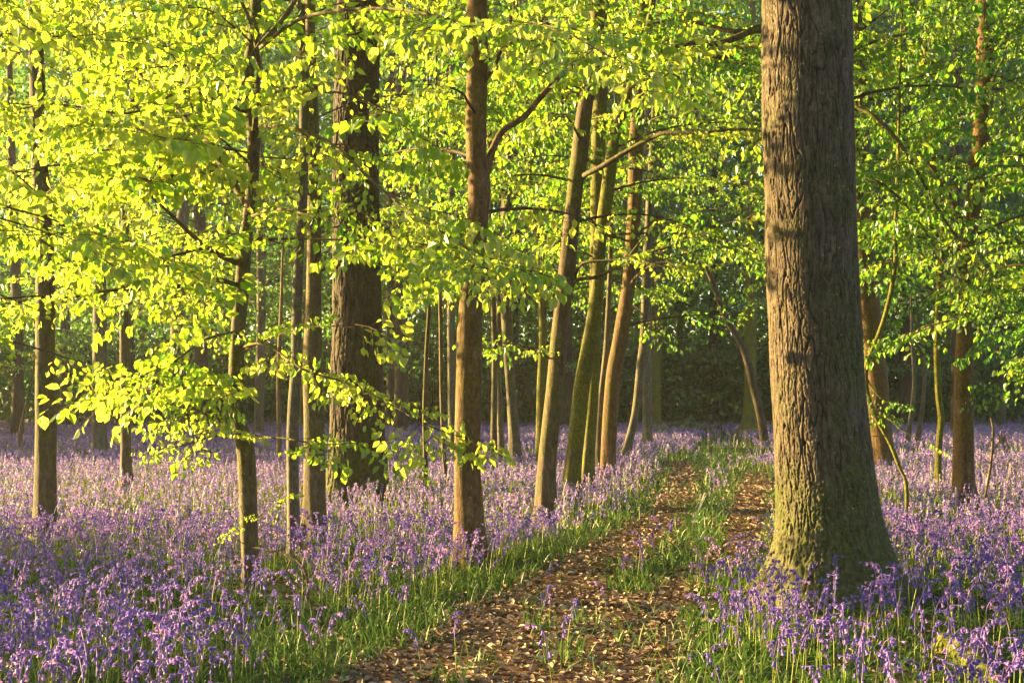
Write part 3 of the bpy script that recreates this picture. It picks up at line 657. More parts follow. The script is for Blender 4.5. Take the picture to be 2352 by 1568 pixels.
T('beech_sapling', 'thin twisted mossy stem left of the smooth half-lit beech on the right',
  [(2154, 1117, 19), (2155, 1060, 15), (2158, 1000, 15), (2162, 960, 16), (2155, 900, 15), (2152, 800, 15), (2154, 720, 14), (2160, 620, 13), (2166, 500, 12), (2150, 400, 11), (2138, 300, 10), (2126, 130, 9)], seed=49, lod=1, nl=16, zlo=2.6, L=(1.0, 2.2), spacing=.33, bark='mossy', cat='sapling', n=110)
T('beech_tree', 'smooth half-lit beech near the right edge standing in pink bluebells',
  [(2217, 1147, 64), (2214, 1110, 52), (2213, 1000, 46), (2214, 850, 43), (2217, 740, 38), (2224, 626, 35), (2230, 520, 34), (2252, 344, 42), (2258, 252, 42), (2264, 153, 41), (2262, 0, 41)], seed=50, lod=1, nl=24, zlo=2.2, L=(1.2, 2.8), spacing=.3, bark='beech_orange', sscale=.8,
  branches=[B([(2222, 640), (2120, 500), (2010, 420), (1900, 390)], tree_depth(1147), tree_depth(1147) - 1, (.03, .008), bark='beech'),
            B([(2226, 560), (2170, 430), (2090, 330), (1985, 260), (1950, 120)], tree_depth(1147), tree_depth(1147) + .8, (.03, .008), bark='beech')])
T('dead_tree', 'leafless dark trunk leaning left behind the great oak at the far path bend',
  [(1757, 1020, 22), (1748, 960, 20), (1735, 902, 20), (1707, 799, 17), (1667, 731, 15), (1635, 643, 13), (1606, 582, 10)], seed=51, lod=1, nl=0, top=5.6, bark='oak_dark', lobes=.1)
T('beech_tree', 'greenish far trunk with a flared foot behind the leaning dead trunk',
  [(1722, 996, 62), (1722, 970, 38), (1723, 920, 30), (1724, 800, 28), (1726, 500, 26), (1728, 200, 22)], seed=52, lod=2, nl=26, zlo=3.2, L=(2, 4.4), spacing=.5, bark='mossy')
T('leaning_stem', 'pale thin stem leaning right in the dark undergrowth behind the bluebells on the right',
  [(2084, 1024, 14), (2092, 960, 11), (2100, 880, 10), (2096, 800, 8)], seed=53, lod=2, nl=3, zlo=3, zhi=4, L=(.8, 1.6), top=5.5, bark='beech_grey', cat='sapling')
T('leaning_stem', 'pale thin stem leaning left in the dark undergrowth behind the bluebells on the right',
  [(2106, 1024, 13), (2118, 940, 10), (2124, 840, 9), (2112, 760, 7)], seed=54, lod=2, nl=3, zlo=3, zhi=4.2, L=(.8, 1.6), top=6, bark='beech_grey', cat='sapling')
Yv = depth_of(1115)
T('beech_sapling', 'bare-footed sapling bowing over the bluebells between the great oak and the twisted stem',
  [(2082, 1115, 9), (2067, 1075, 9), (2045, 1018, 11), (2009, 951, 11), (1991, 894, 11), (1991, 838, 11), (2016, 774, 11), (2038, 706, 11), (2056, 612, 10), (2056, 537, 10), (2060, 450, 9)], seed=55, lod=1, nl=9, zlo=3.2, zhi=6, L=(.7, 1.6), top=6.6, bark='mossy', cat='sapling', n=110, lobes=0, Y=15.5,
  branches=[B([(2009, 951), (2040, 960), (2075, 990), (2120, 1010)], 15.5, 15.2, (.010, .003), lo=.1, s=.4, sp=.3), B([(1992, 870), (2010, 900), (2040, 925), (2070, 925)], 15.5, 15.3, (.010, .003), lo=.1, s=.5, sp=.14),
            B([(2045, 1018), (2030, 1000), (2000, 1002)], 15.5, 15.5, (.010, .004), leaf=0)])
T('beech_sapling', 'leafless slender sapling in the bluebells near the right edge',
  [(2262, 1150, 6), (2274, 1080, 6), (2280, 1020, 6), (2281, 985, 5), (2276, 960, 4)], seed=56, nl=0, top=1.3, bark='beech', cat='sapling', lobes=0, Y=17.0,
  branches=[B([(2280, 1015), (2268, 1000), (2260, 996)], 17, 17, (.007, .003), leaf=0), B([(2277, 1050), (2290, 1020), (2310, 1000), (2330, 990)], 17, 17, (.007, .003), leaf=0), B([(2276, 1066), (2262, 1054), (2250, 1052)], 17, 17, (.007, .003), leaf=0)])
# neighbours whose trunks stand behind the oak or outside the picture but whose boughs reach into it
T('beech_tree', 'beech hidden behind the great oak, its brown limbs reaching left above the path',
  [(1856, 1210, 84), (1856, 900, 76), (1852, 500, 72), (1850, 0, 64)], seed=57, lod=1, nl=8, zlo=4.2, zhi=7.5, L=(1.4, 2.6), spacing=.36, bark='beech',
  branches=[B([(1850, 40), (1750, 63), (1703, 82), (1649, 100), (1584, 100), (1505, 123), (1440, 150)], 15.5, 14.8, (.05, .014), lo=.45),
            B([(1850, 60), (1760, 70), (1680, 72), (1600, 52), (1540, 46), (1470, 60), (1400, 70)], 15.6, 16.4, (.036, .012), lo=.45),
            B([(1850, 110), (1750, 100), (1690, 110), (1640, 125), (1560, 150), (1500, 195), (1450, 240)], 15.6, 17, (.045, .014), lo=.4, bark='mossy'),
            B([(1850, 150), (1760, 132), (1690, 130), (1620, 132)], 15.4, 14.6, (.03, .012), lo=.3),
            B([(1850, 230), (1940, 130), (2030, 90), (2130, 70)], 15.4, 14.6, (.03, .008), lo=.3),
            B([(1850, 330), (1960, 250), (2060, 320), (2180, 520), (2290, 640)], 15.4, 14.2, (.03, .006), lo=.3),
            B([(1850, 480), (1960, 400), (2080, 470), (2190, 640)], 15.4, 14.4, (.026, .006), lo=.3)])
T('beech_tree', 'beech just outside the left edge, its leaves hanging large at that edge',
  [(-420, 1420, 70), (-410, 1000, 60), (-400, 500, 55), (-390, 0, 45)], seed=58, lod=0, nl=13, zlo=1.9, zhi=4.6, L=(1.2, 2.6), spacing=.18, sscale=.62, az=(-.9, .7), el=(-.1, .3), droop=(.1, .4))
T('beech_tree', 'beech just outside the right edge, its leafy twigs drooping at that edge',
  [(2560, 1190, 60), (2550, 900, 50), (2540, 400, 44), (2540, 0, 40)], seed=59, lod=1, nl=26, zlo=1.7, zhi=6.5, L=(1.3, 2.6), spacing=.26, sscale=.7, az=(2.2, 4.2), el=(.0, .4), droop=(.3, .9))
for a, k in exec_specs:
    Yt = k.get('Y') or tree_depth(a[2][0][1])
    if k.get('cat') is None and Yt < 36 and 'dead' not in a[0]: k['upper'] = 14; k['top'] = vis_top(Yt) + 6.5
    build_tree(*a, **k)

# --- further trees back in the wood: three kinds built once, then copied -------------
def copy_tree(o, loc, rz, sc):
    c_ = o.copy(); COL.objects.link(c_); c_.location = loc; c_.rotation_euler = (0, 0, rz); c_.scale = (sc, sc, sc)
    for ch in o.children:
        d = ch.copy(); COL.objects.link(d); d.parent = c_
    return c_
protos = []
FARL = 'tall dim tree with green foliage standing far back in the wood'
for s_ in range(3):
    x0 = 300 + 600 * s_
    protos.append(build_tree('woodland_tree', FARL, [(x0, 985, 26 + 6 * s_), (x0 + 2, 900, 22 + 5 * s_), (x0 + 8 * (s_ - 1), 600, 20 + 4 * s_), (x0 + 16 * (s_ - 1), 200, 17 + 3 * s_)],
                             bark=['beech_grey', 'oak_dark', 'mossy'][s_], seed=70 + s_, lod=3, nl=46, zlo=1.3, zhi=17, L=(2.2, 4.6), spacing=.5, sscale=1.1, top=19, k=12, n=24,
                             group='trees far back in the wood'))
rf = np.random.default_rng(5)
far_spots = []
for (x, y) in [(150, 992), (520, 985), (700, 994), (760, 980), (920, 998), (1090, 990), (1180, 984), (1300, 992), (1400, 982), (1560, 978), (1640, 984), (1850, 988), (1960, 984), (2080, 990), (2180, 982), (2300, 992), (2420, 986), (-40, 984), (-150, 994), (2200, 1004), (2520, 996), (1010, 976), (600, 974), (330, 974)]:
    far_spots.append(G(x, y))
for i_, p in enumerate(far_spots):
    copy_tree(protos[i_ % 3], (p[0], p[1], 0), rf.uniform(0, 6.28), rf.uniform(.85, 1.15))

for i_, (x, y) in enumerate([(-25, 52), (-29, 62), (-33, 72), (-31, 84), (-38, 92), (-22, 44)]):    # unseen tall trees added left of the picture to shade the far wood
    t_ = copy_tree(protos[i_ % 3], (x, y, 0), rf.uniform(0, 6.28), 1.15); tag(t_, 'unseen tall tree added beyond the left edge to shade the back of the wood', 'tree', 'added shade trees beyond the left edge')

for i_, (x, y) in enumerate([(-8.5, .5), (8.0, 3.5), (-3.5, -8), (4.5, -9), (11, 13), (12.5, 21)]):    # unseen trees added beside and behind the viewpoint to cut skylight
    t_ = copy_tree(protos[i_ % 3], (x, y, 0), rf.uniform(0, 6.28), .85); tag(t_, 'unseen tall tree added beside or behind the viewpoint to cut skylight', 'tree', 'added trees around the viewpoint')

# --- the mass of wood beyond ------------------------------------------------------------
def mass(name, n, ylo, yhi, zlo, zhi, size, matn, seed, kx=.39, clump=.16, thr=-.15):
    rng = np.random.default_rng(seed); Yv_ = rng.uniform(ylo, yhi, n * 2); X = rng.uniform(-kx, kx, n * 2) * Yv_; Z = rng.uniform(zlo, zhi, n * 2)
    P = np.stack([X, Yv_, Z], 1); keep = fbm(P * [clump, clump, clump * 2.0] + seed, 3) > thr; P = P[keep][:n]; m_ = len(P)
    d = unit(rng.normal(0, 1, (m_, 3)) + [[0, 0, -.6]]); w = unit(np.cross(d, rng.normal(0, 1, (m_, 3)))); nr = np.cross(w, d)
    l = size * rng.uniform(.6, 1.3, m_)
    V, Fq, per = leaf_quads(P, d, w, nr, l, l * .34, kite=True)
    gg = Geo(); gg.add(V, Fq, 0, np.clip(.5 + .5 * fbm(P * .22, 2) + rng.normal(0, .18, m_), 0, 1))
    return gg
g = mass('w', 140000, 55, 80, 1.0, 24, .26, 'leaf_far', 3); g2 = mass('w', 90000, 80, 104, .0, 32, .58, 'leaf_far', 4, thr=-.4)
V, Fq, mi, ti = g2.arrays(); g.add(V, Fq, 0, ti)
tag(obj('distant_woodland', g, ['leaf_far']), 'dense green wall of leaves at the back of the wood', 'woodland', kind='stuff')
g = mass('u', 80000, 56, 74, 0, 3.6, .24, 'leaf_dark', 8, thr=-.6)  # dense dark leaves put in to make the understory look shaded
tag(obj('shade_undergrowth', g, ['leaf_dark']), 'undergrowth under the far trees, its shade put into dark leaves', 'undergrowth', kind='stuff')

# --- unseen bushes added on the left to keep the sun off the flowers -------------------
def bush(label, x, y, rx, ry, h, seed, z0=0.0):
    rng = np.random.default_rng(seed); root = thing('shade_bush', label, 'bush', (x, y, 0), 'added shade bushes left of the glade')
    cg = Geo(); n = int(900 * rx * ry * (h - z0))
    u = unit(rng.normal(0, 1, (n, 3))); rad = rng.uniform(.25, 1, n) ** .5
    P = np.stack([x + u[:, 0] * rx * rad, y + u[:, 1] * ry * rad, z0 + (h - z0) * (.5 + .5 * u[:, 2] * rad)], 1)
    P = P[noise3(P * 1.6 + seed) > -.28]; n = len(P)
    d = unit(rng.normal(0, 1, (n, 3))); w = unit(np.cross(d, rng.normal(0, 1, (n, 3)))); l = .10 * rng.uniform(.7, 1.2, n)
    V, Fq, per = leaf_quads(P, d, w, np.cross(w, d), l, l * .32); cg.add(V, Fq, 0, np.repeat(rng.uniform(0, 1, n), per))
    obj('crown', cg, ['leaf_dark'], root, (x, y, 0))
    tg = Geo()
    for k_ in range(5):
        a = rng.uniform(0, 6.28); C = limb(np.array([x, y, -.05]), a, 1.2, h * .8, .2, 6, rng); V, Fq = tube(C, np.linspace(.04, .01, 6), 6); tg.add(V, Fq)
    obj('stem', tg, ['twig'], root, (x, y, 0), smooth=True)
BUSHES = [(-9.5, 12.2, 1.4, 1.5, 2.0), (-9.0, 9.6, 1.3, 1.3, 1.9), (-12.5, 14.6, 1.4, 1.2, 2.6), (-15.5, 31.5, 1.8, 2.0, 4.4), (-18, 37, 2.2, 3.4, 5.2), (-21, 45, 2.5, 4.2, 5.6), (-25, 55, 2.5, 5.5, 6)]
for i_, b_ in enumerate(BUSHES):
    bush('unseen bush added beyond the left edge to shade the flowers', *b_, seed=90 + i_)

# --- bluebells, grass, litter ---------------------------------------------------------
def bluebell_parts(rng, h=.36, nb=9, bs=1.0):
    """stem, bells, leaves as arrays; stands at the origin, nods towards +x."""
    st = Geo(); fl = Geo(); lv = Geo()
    b_ = rng.uniform(.02, .05)
    P = catmull(np.array([[0, 0, -.01], [b_ * .2, rng.normal(0, .006), h * .35], [b_ * .5, rng.normal(0, .008), h * .72], [b_ * 1.3, 0, h * .95], [b_ * 2.3, 0, h], [b_ * 3.0, 0, h * .975]]), 10)
    V, Fq = tube(P, np.linspace(.0034, .0014, 10), 4); st.add(V, Fq, 0, rng.uniform(.2, .9))
    ang = np.linspace(0, 2 * np.pi, 5, endpoint=False)
    ax = P[5:]; V, Fq = tube(ax, np.linspace(.0030, .0016, 5), 4); fl.add(V, Fq, 0, .5)      # the raceme's axis carries every bell
    for k_ in range(nb):
        u = .66 + .34 * k_ / (nb - 1); i0 = u * 9; i1 = min(int(i0), 8); p = P[i1] + (P[i1 + 1] - P[i1]) * (i0 - i1)
        az = (0 if rng.random() < .65 else math.pi) + rng.normal(0, .8)
        out = np.array([math.cos(az), math.sin(az), 0]); pe = .014 * rng.uniform(.7, 1.5)
        a0 = p + out * pe + [0, 0, .002]; dn = out * rng.uniform(.1, .6) + [0, 0, -1]; dn /= np.linalg.norm(dn)
        if k_ >= nb - 2: dn = out * .9 + [0, 0, -.3]; dn /= np.linalg.norm(dn)
        L = .021 * bs * rng.uniform(.8, 1.15) * (1 - .25 * (k_ / nb)); w1 = np.cross(dn, [.3, .9, .1]); w1 /= np.linalg.norm(w1); w2 = np.cross(dn, w1)
        rings = []
        for (t, rr) in ((0, .0022), (.16, .0058), (.62, .0062), (.86, .0085), (1.0, .0125)):
            rings.append(a0 + dn * L * t + (np.cos(ang)[:, None] * w1 + np.sin(ang)[:, None] * w2) * rr * bs)
        V = np.concatenate(rings); q = np.arange(4)[:, None] * 5; j = np.arange(5)[None]; j2 = (j + 1) % 5
        off = fl.n; tn = float(np.clip(rng.normal(.42, .2), 0, 1))
        fl.add(V, np.stack([q + j, q + j2, q + 5 + j2, q + 5 + j], -1).reshape(-1, 4), 0, tn)
        av = int(min(max(round(i0) - 5, 0), 4)) * 4 + k_ % 3; fl.V.append(np.zeros((0, 3), np.float32)); fl.F.append(np.array([[av, av + 1, off + 1, off]])); fl.M.append(np.zeros(1, np.int32)); fl.T.append(np.array([tn], np.float32))
    for k_ in range(5):
        a = rng.uniform(0, 6.28); Lb = rng.uniform(.16, .30); d = np.array([math.cos(a), math.sin(a), 0]); w = np.array([-d[1], d[0], 0]) * rng.uniform(.0045, .0075)
        up = rng.uniform(.5, 1.1); t = np.array([0, .35, .7, 1.0])[:, None]
        c_ = d * Lb * .75 * t + np.array([0, 0, 1]) * Lb * up * (t - .62 * t * t) ; tw = np.array([.8, 1, .8, .1])[:, None]
        V = np.stack([c_ - w * tw, c_ + w * tw], 1).reshape(-1, 3)
        lv.add(V, [[0, 1, 3, 2], [2, 3, 5, 4], [4, 5, 7, 6]], 0, rng.uniform(.2, .9))
    return st.arrays(), fl.arrays(), lv.arrays()
rb = np.random.default_rng(31)
BB = [bluebell_parts(rb, rb.uniform(.30, .43), int(rb.integers(5, 10)), 1.0) for _ in range(10)]
def simple_bell(rng, big=1.0, nb=7):
    gg = Geo(); h = rng.uniform(.28, .40); b_ = rng.uniform(.01, .05)
    P = np.array([[0, 0, 0], [b_ * .4, 0, h * .6], [b_ * 1.2, 0, h]]); w = np.array([0, .003 * big, 0])
    V = np.stack([P - w, P + w], 1).reshape(-1, 3); gg.add(V, [[0, 1, 3, 2], [2, 3, 5, 4]], 0, rng.uniform(.2, .9))
    n = nb; u = rng.uniform(.0, 1, n); p = np.stack([b_ * (.6 + .8 * u), 0 * u, h * (.66 + .36 * u)], 1)
    az = rng.uniform(0, 6.28, n); out = np.stack([np.cos(az), np.sin(az), 0 * az], 1)
    d = unit(out * .45 + [[0, 0, -1]]); ww = unit(np.cross(d, rng.normal(0, 1, (n, 3)))); l = .030 * big * rng.uniform(.8, 1.2, n)
    V, Fq, per = leaf_quads(p + out * .010 * big, d, ww, np.cross(ww, d), l, l * .42, kite=True)
    gg.add(V, Fq, 1, np.clip(rng.normal(.42, .22, n), 0, 1)); return gg.arrays()
MIDB = [simple_bell(rb, .95, 8) for _ in range(10)]
FARB = [simple_bell(rb, 1.6, 6) for _ in range(8)]

def scatter(gg, temps, X, Y_, rz, sc, lean, rng, mmap=None):
    pick = rng.integers(0, len(temps), len(X))
    for t, (V, Fq, mi, ti) in enumerate(temps):
        k_ = np.where(pick == t)[0]
        if not len(k_): continue
        c_, s_ = np.cos(rz[k_]), np.sin(rz[k_]); z_ = 0 * c_
        Rm = np.stack([np.stack([c_, s_, z_], 1), np.stack([-s_, c_, z_], 1), np.stack([lean[k_, 0], lean[k_, 1], z_ + 1], 1)], 1) * sc[k_][:, None, None]
        VV = np.einsum('vc,kcd->kvd', V, Rm) + np.stack([X[k_], Y_[k_], z_], 1)[:, None]
        FF = Fq[None] + (np.arange(len(k_)) * len(V))[:, None, None]
        T_ = np.clip(ti[None] + rng.normal(0, .13, len(k_))[:, None], 0, 1)
        gg.add(VV.reshape(-1, 3), FF.reshape(-1, 4), np.tile(mi, len(k_)), T_.ravel())

TRUNKS = [(o.location.x, o.location.y) for o in S.objects if o.type == 'EMPTY' and o.parent is None and 'bush' not in o.name]
def field(rng, y0, y1, dens, kx=.385, pw=1.0):
    """Random ground points between two distances, thinned by path, clearings and clumps."""
    n = int(dens * kx * (y1 * y1 - y0 * y0)); Yf = np.sqrt(rng.uniform(y0 * y0, y1 * y1, n)); X = rng.uniform(-kx, kx, n) * Yf
    return X, Yf
def flower_prob(X, Yf):
    am = path_amount(X, Yf); y = HZ + F * CAM_H / Yf; x = CX + F * X / Yf
    p = sstep(.02, -.55, am) * (.62 + .9 * noise2(X, Yf, .55, 3, 1.0)) + .25 * sstep(-.25, -.9, am)
    p = np.where(am > .0, .008 * (noise2(X, Yf, 1.4, 2, 21.0) > .15) + .16 * tufted(X, Yf), p)
    grassy = sstep(1.3, .2, np.hypot((x - 640) / 330, (y - 1470) / 95)) * .75            # leafy, nearly flowerless patch lower left
    grassy = np.maximum(grassy, sstep(1.2, .4, np.hypot((x - 1665) / 120, (y - 1050) / 85)) * .93)   # grassy ride at the path's end
    grassy = np.maximum(grassy, sstep(1.2, .5, np.hypot((x - 1590) / 85, (y - 1240) / 110)) * .7)   # grass island between the tracks
    grassy = np.maximum(grassy, sstep(1.1, .5, np.hypot((x - 2150) / 330, (y - 1530) / 70)) * .6)
    grassy = np.maximum(grassy, sstep(1.2, .5, np.hypot((x - 665) / 80, (y - 1400) / 60)) * .85)       # gap round the fallen branch
    return np.clip(p * (1 - grassy), 0, 1), am
TUFTS = [(1290, 1520, 80, 42), (1235, 1452, 55, 22), (1345, 1442, 70, 16), (1110, 1535, 60, 28), (950, 1480, 75, 26), (1020, 1575, 90, 26), (1440, 1345, 60, 26), (1230, 1400, 45, 16), (1480, 1420, 50, 12), (1390, 1560, 40, 14)]
def tufted(X, Yf):
    y = HZ + F * CAM_H / Yf; x = CX + F * X / Yf; t = np.zeros(len(X))
    for (a, b, c_, d) in TUFTS: t = np.maximum(t, sstep(1.15, .3, np.hypot((x - a) / c_, (y - b) / d)))
    return t
def clear_of_trunks(X, Yf, d0=.0):
    ok = np.ones(len(X), bool)
    for tx, ty in TRUNKS: ok &= np.hypot(X - tx, Yf - ty) > (.16 if ty > 20 else .28)
    front = np.hypot(X - TRUNKS[0][0], (Yf - TRUNKS[0][1]) * .85) < 1.15
    ok &= ~(front & (Yf < TRUNKS[0][1]) & (noise2(X, Yf, 7, 1, 8.0) < .12))
    ok &= np.hypot(X - TRUNKS[0][0], Yf - TRUNKS[0][1]) > .52
    ok &= np.hypot(X - TRUNKS[1][0], Yf - TRUNKS[1][1]) > .5
    return ok
rng = np.random.default_rng(77)
def plants(y0, y1, dens):
    X, Yf = field(rng, y0, y1, dens); p, am = flower_prob(X, Yf); k_ = (rng.random(len(X)) < p) & clear_of_trunks(X, Yf)
    return X[k_], Yf[k_]
NX, NY = plants(5.7, 14, 78); MX, MY = plants(14, 27, 68); FX, FY = plants(27, 66, 58)
o_ = np.argsort(NY); NX, NY = NX[o_], NY[o_]
seen = (np.abs(NX / NY) < .345) & (CAM_H - .30 < 1.5) & (HZ + F * (CAM_H - .34) / NY < 1540)
idx = np.where(seen)[0][:300]
rest = np.ones(len(NX), bool); rest[idx] = False

# the 300 nearest bluebells stand as plants of their own
parts = []
for s_, f_, l_ in BB:
    parts.append((mesh_from('stem', *s_, ['stem'], True), mesh_from('flower_head', *f_, ['bell'], True), mesh_from('leaves', *l_, ['blade'], False)))
protos_b = {}
def zone(x, y):
    if x < 1176 - 400: return 'violet bluebell among the nearest ones in the lower left corner'
    if x < 1176: return 'violet bluebell among the nearest ones along the left edge of the path'
    if x < 1560: return 'violet bluebell growing singly out of the brown leaf litter of the near path'
    if x < 1960: return 'violet bluebell among the nearest ones right of the path, below the great oak'
    return 'violet bluebell among the nearest ones in the lower right corner'
for n_, i_ in enumerate(idx):
    v = int(rng.integers(0, len(parts))); xg = CX + F * NX[i_] / NY[i_]; lab = zone(xg, 0)
    if v not in protos_b:
        r_ = thing('bluebell', lab, 'bluebell', (0, 0, 0)); put('stem', parts[v][0], r_); put('flower_head', parts[v][1], r_); put('leaves', parts[v][2], r_); protos_b[v] = r_
    else:
        r_ = copy_tree(protos_b[v], (0, 0, 0), 0, 1)
    r_.location = (float(NX[i_]), float(NY[i_]), 0); r_.rotation_euler = (rng.normal(0, .07), rng.normal(0, .07), rng.uniform(0, 6.28)); q_ = rng.uniform(.75, 1.12); r_.scale = (q_, q_, q_)
    tag(r_, lab, 'bluebell', lab.replace('violet bluebell', 'bluebells'))
# all the others are one carpet
g = Geo()
full = []
for s_, f_, l_ in BB:
    q = Geo(); q.add(s_[0], s_[1], 0, s_[3]); q.add(f_[0], f_[1], 1, f_[3]); q.add(l_[0], l_[1], 2, l_[3]); full.append(q.arrays())
def sc_(X, Y_, temps):
    n = len(X); scatter(g, temps, X, Y_, rng.uniform(0, 6.28, n), rng.uniform(.58, 1.08, n), rng.normal(0, .12, (n, 2)), rng)
sc_(NX[rest], NY[rest], full); sc_(MX, MY, MIDB); sc_(FX, FY, FARB)
tag(obj('bluebell_carpet', g, ['stem', 'bell', 'blade']), 'carpet of violet bluebells covering the woodland floor', 'bluebells', kind='stuff')

def blades(gg, X, Y_, h, wd, rng, seg=3, bend=.7, t0=.45, ts=.22):
    n = len(X); a = rng.uniform(0, 6.28, n); d = np.stack([np.cos(a), np.sin(a), 0 * a], 1); s_ = rng.uniform(0, 6.28, n)
    w = np.stack([np.cos(s_), np.sin(s_), 0 * a], 1) * wd[:, None]
    b = rng.uniform(.25, 1.1, n) * bend; base = np.stack([X, Y_, 0 * X], 1); rows = []
    for t, tw in zip(np.linspace(0, 1, seg + 1), [.8, 1, .75, .12] if seg == 3 else [.9, .8, .1]):
        c_ = base + d * (h * b * t ** 1.6)[:, None] + np.array([[0, 0, 1]]) * (h * (t - .42 * b * t * t))[:, None]
        rows += [c_ - w * tw, c_ + w * tw]
    V = np.stack(rows, 1).reshape(-1, 3); q = (np.arange(n) * (2 * seg + 2))[:, None]
    Fq = np.concatenate([q + [[2 * k_, 2 * k_ + 1, 2 * k_ + 3, 2 * k_ + 2]] for k_ in range(seg)], 1).reshape(-1, 4)
    gg.add(V, Fq, 0, np.repeat(np.clip(rng.normal(t0, ts, n), 0, 1), seg))
g = Geo()
for (y0, y1, dens, hh, ww, sg) in ((5.5, 12, 520, .15, .0046, 3), (12, 20, 230, .16, .0062, 3), (20, 34, 80, .18, .010, 2), (34, 66, 30, .17, .02, 2)):
    X, Yf = field(rng, y0, y1, dens); am = path_amount(X, Yf)
    edge = np.exp(-((am + .3) / .45) ** 2)
    p = np.where(am < 0, .45 + .55 * edge + .5 * noise2(X, Yf, .9, 2, 3.0), .02 + .3 * (noise2(X, Yf, 1.1, 2, 14.0) > .25) * sstep(1.0, .1, am) + .8 * tufted(X, Yf))
    k_ = (rng.random(len(X)) < p) & clear_of_trunks(X, Yf); X, Yf, e_ = X[k_], Yf[k_], edge[k_]; n = len(X)
    blades(g, X, Yf, hh * rng.uniform(.5, 1.25, n), ww * rng.uniform(.6, 1.2, n), rng, sg)
tag(obj('grass', g, ['blade']), 'green strap leaves and grass among the bluebells and along the path', 'grass', kind='stuff')

def litter(gg, X, Y_, z, size, rng):
    n = len(X); a = rng.uniform(0, 6.28, n); d = unit(np.stack([np.cos(a), np.sin(a), rng.normal(.05, .28, n)], 1))
    up = unit(np.stack([rng.normal(0, .3, n), rng.normal(0, .3, n), np.ones(n)], 1)); w = unit(np.cross(up, d)); nr = np.cross(d, w)
    l = size * rng.uniform(.5, 1.25, n)
    V, Fq, per = leaf_quads(np.stack([X, Y_, z], 1), d, w, nr, l, l * rng.uniform(.22, .4, n), fold=.25)
    gg.add(V, Fq, 0, np.repeat(np.clip(rng.beta(1.6, 2.0, n), 0, 1), per))
g = Geo()
for (y0, y1, dens, sz) in ((5.5, 11, 900, .055), (11, 18, 420, .062), (18, 30, 170, .075)):
    X, Yf = field(rng, y0, y1, dens); am = path_amount(X, Yf); k_ = (rng.random(len(X)) < np.where(am > -.12, .9, .10)) & clear_of_trunks(X, Yf); X, Yf = X[k_], Yf[k_]
    litter(g, X, Yf, .012 + .028 * rng.random(len(X)), sz, rng)
tag(obj('leaf_litter', g, ['litter']), 'brown dead leaves strewn over the path', 'leaf litter', kind='stuff')

# --- small things on the ground --------------------------------------------------------
def stick(name, label, cat, pts, r0, r1, matn, forks=(), k=8, part='twig'):
    P = np.array(pts, float); base = (P[0][0], P[0][1], 0)
    gg = Geo(); C = catmull(P, max(12, 5 * len(P))); Pc, rc = cap_ends(C, np.linspace(r0, r1, len(C))); V, Fq = tube(Pc, rc, k, rough=.18, seed=len(label)); gg.add(V, Fq)
    if not forks: return tag(obj(name, gg, [matn], None, base, smooth=True), label, cat)
    root = thing(name, label, cat, base); obj('stem', gg, [matn], root, base, smooth=True)
    for q in forks:
        gg = Geo(); C = catmull(np.array(q, float), 14); Pc, rc = cap_ends(C, np.linspace(r1 * 1.2, r1 * .5, len(C))); V, Fq = tube(Pc, rc, 6, rough=.15); gg.add(V, Fq); obj(part, gg, [matn], root, base, smooth=True)
    return root
Yf_ = 11.0
stick('fallen_branch', 'dead brown bent branch lying in the bluebells at the foot of the slender curving beech', 'branch',
      [W(708, 1385, 10.05), W(709, 1350, 10.05), W(700, 1310, 10.07), W(680, 1283, 10.1), W(650, 1272, 10.15), W(612, 1262, 10.2), W(580, 1256, 10.25)], .014, .006, 'wood',
      [[W(668, 1284, 10.1), W(655, 1312, 9.95), W(632, 1336, 9.85), W(602, 1366, 9.8)], [W(640, 1272, 10.1), W(628, 1264, 10.1), W(606, 1276, 10.1)]])
r_ = [(1268, 1472), (1320, 1462), (1365, 1456), (1410, 1444), (1456, 1436), (1530, 1430)]
stick('tree_root', 'pale mossy root snaking across the near part of the path', 'root', [G(x, y) + np.array([0, 0, .012 + .012 * math.sin(i * 1.7)]) for i, (x, y) in enumerate(r_)], .035, .022, 'rootwood', k=12)
stick('fallen_stick', 'dark dead stick lying on the brown leaves left of the root', 'stick', [G(1000, 1488) + [0, 0, .03], G(1040, 1478) + [0, 0, .045], G(1075, 1466) + [0, 0, .05], G(1120, 1462) + [0, 0, .04]], .013, .006, 'twig')
stick('fallen_stick', 'thin grey stick among the leaves right of the dark stick', 'stick', [G(1080, 1475) + [0, 0, .03], G(1150, 1470) + [0, 0, .05], G(1212, 1478) + [0, 0, .03]], .007, .004, 'wood')

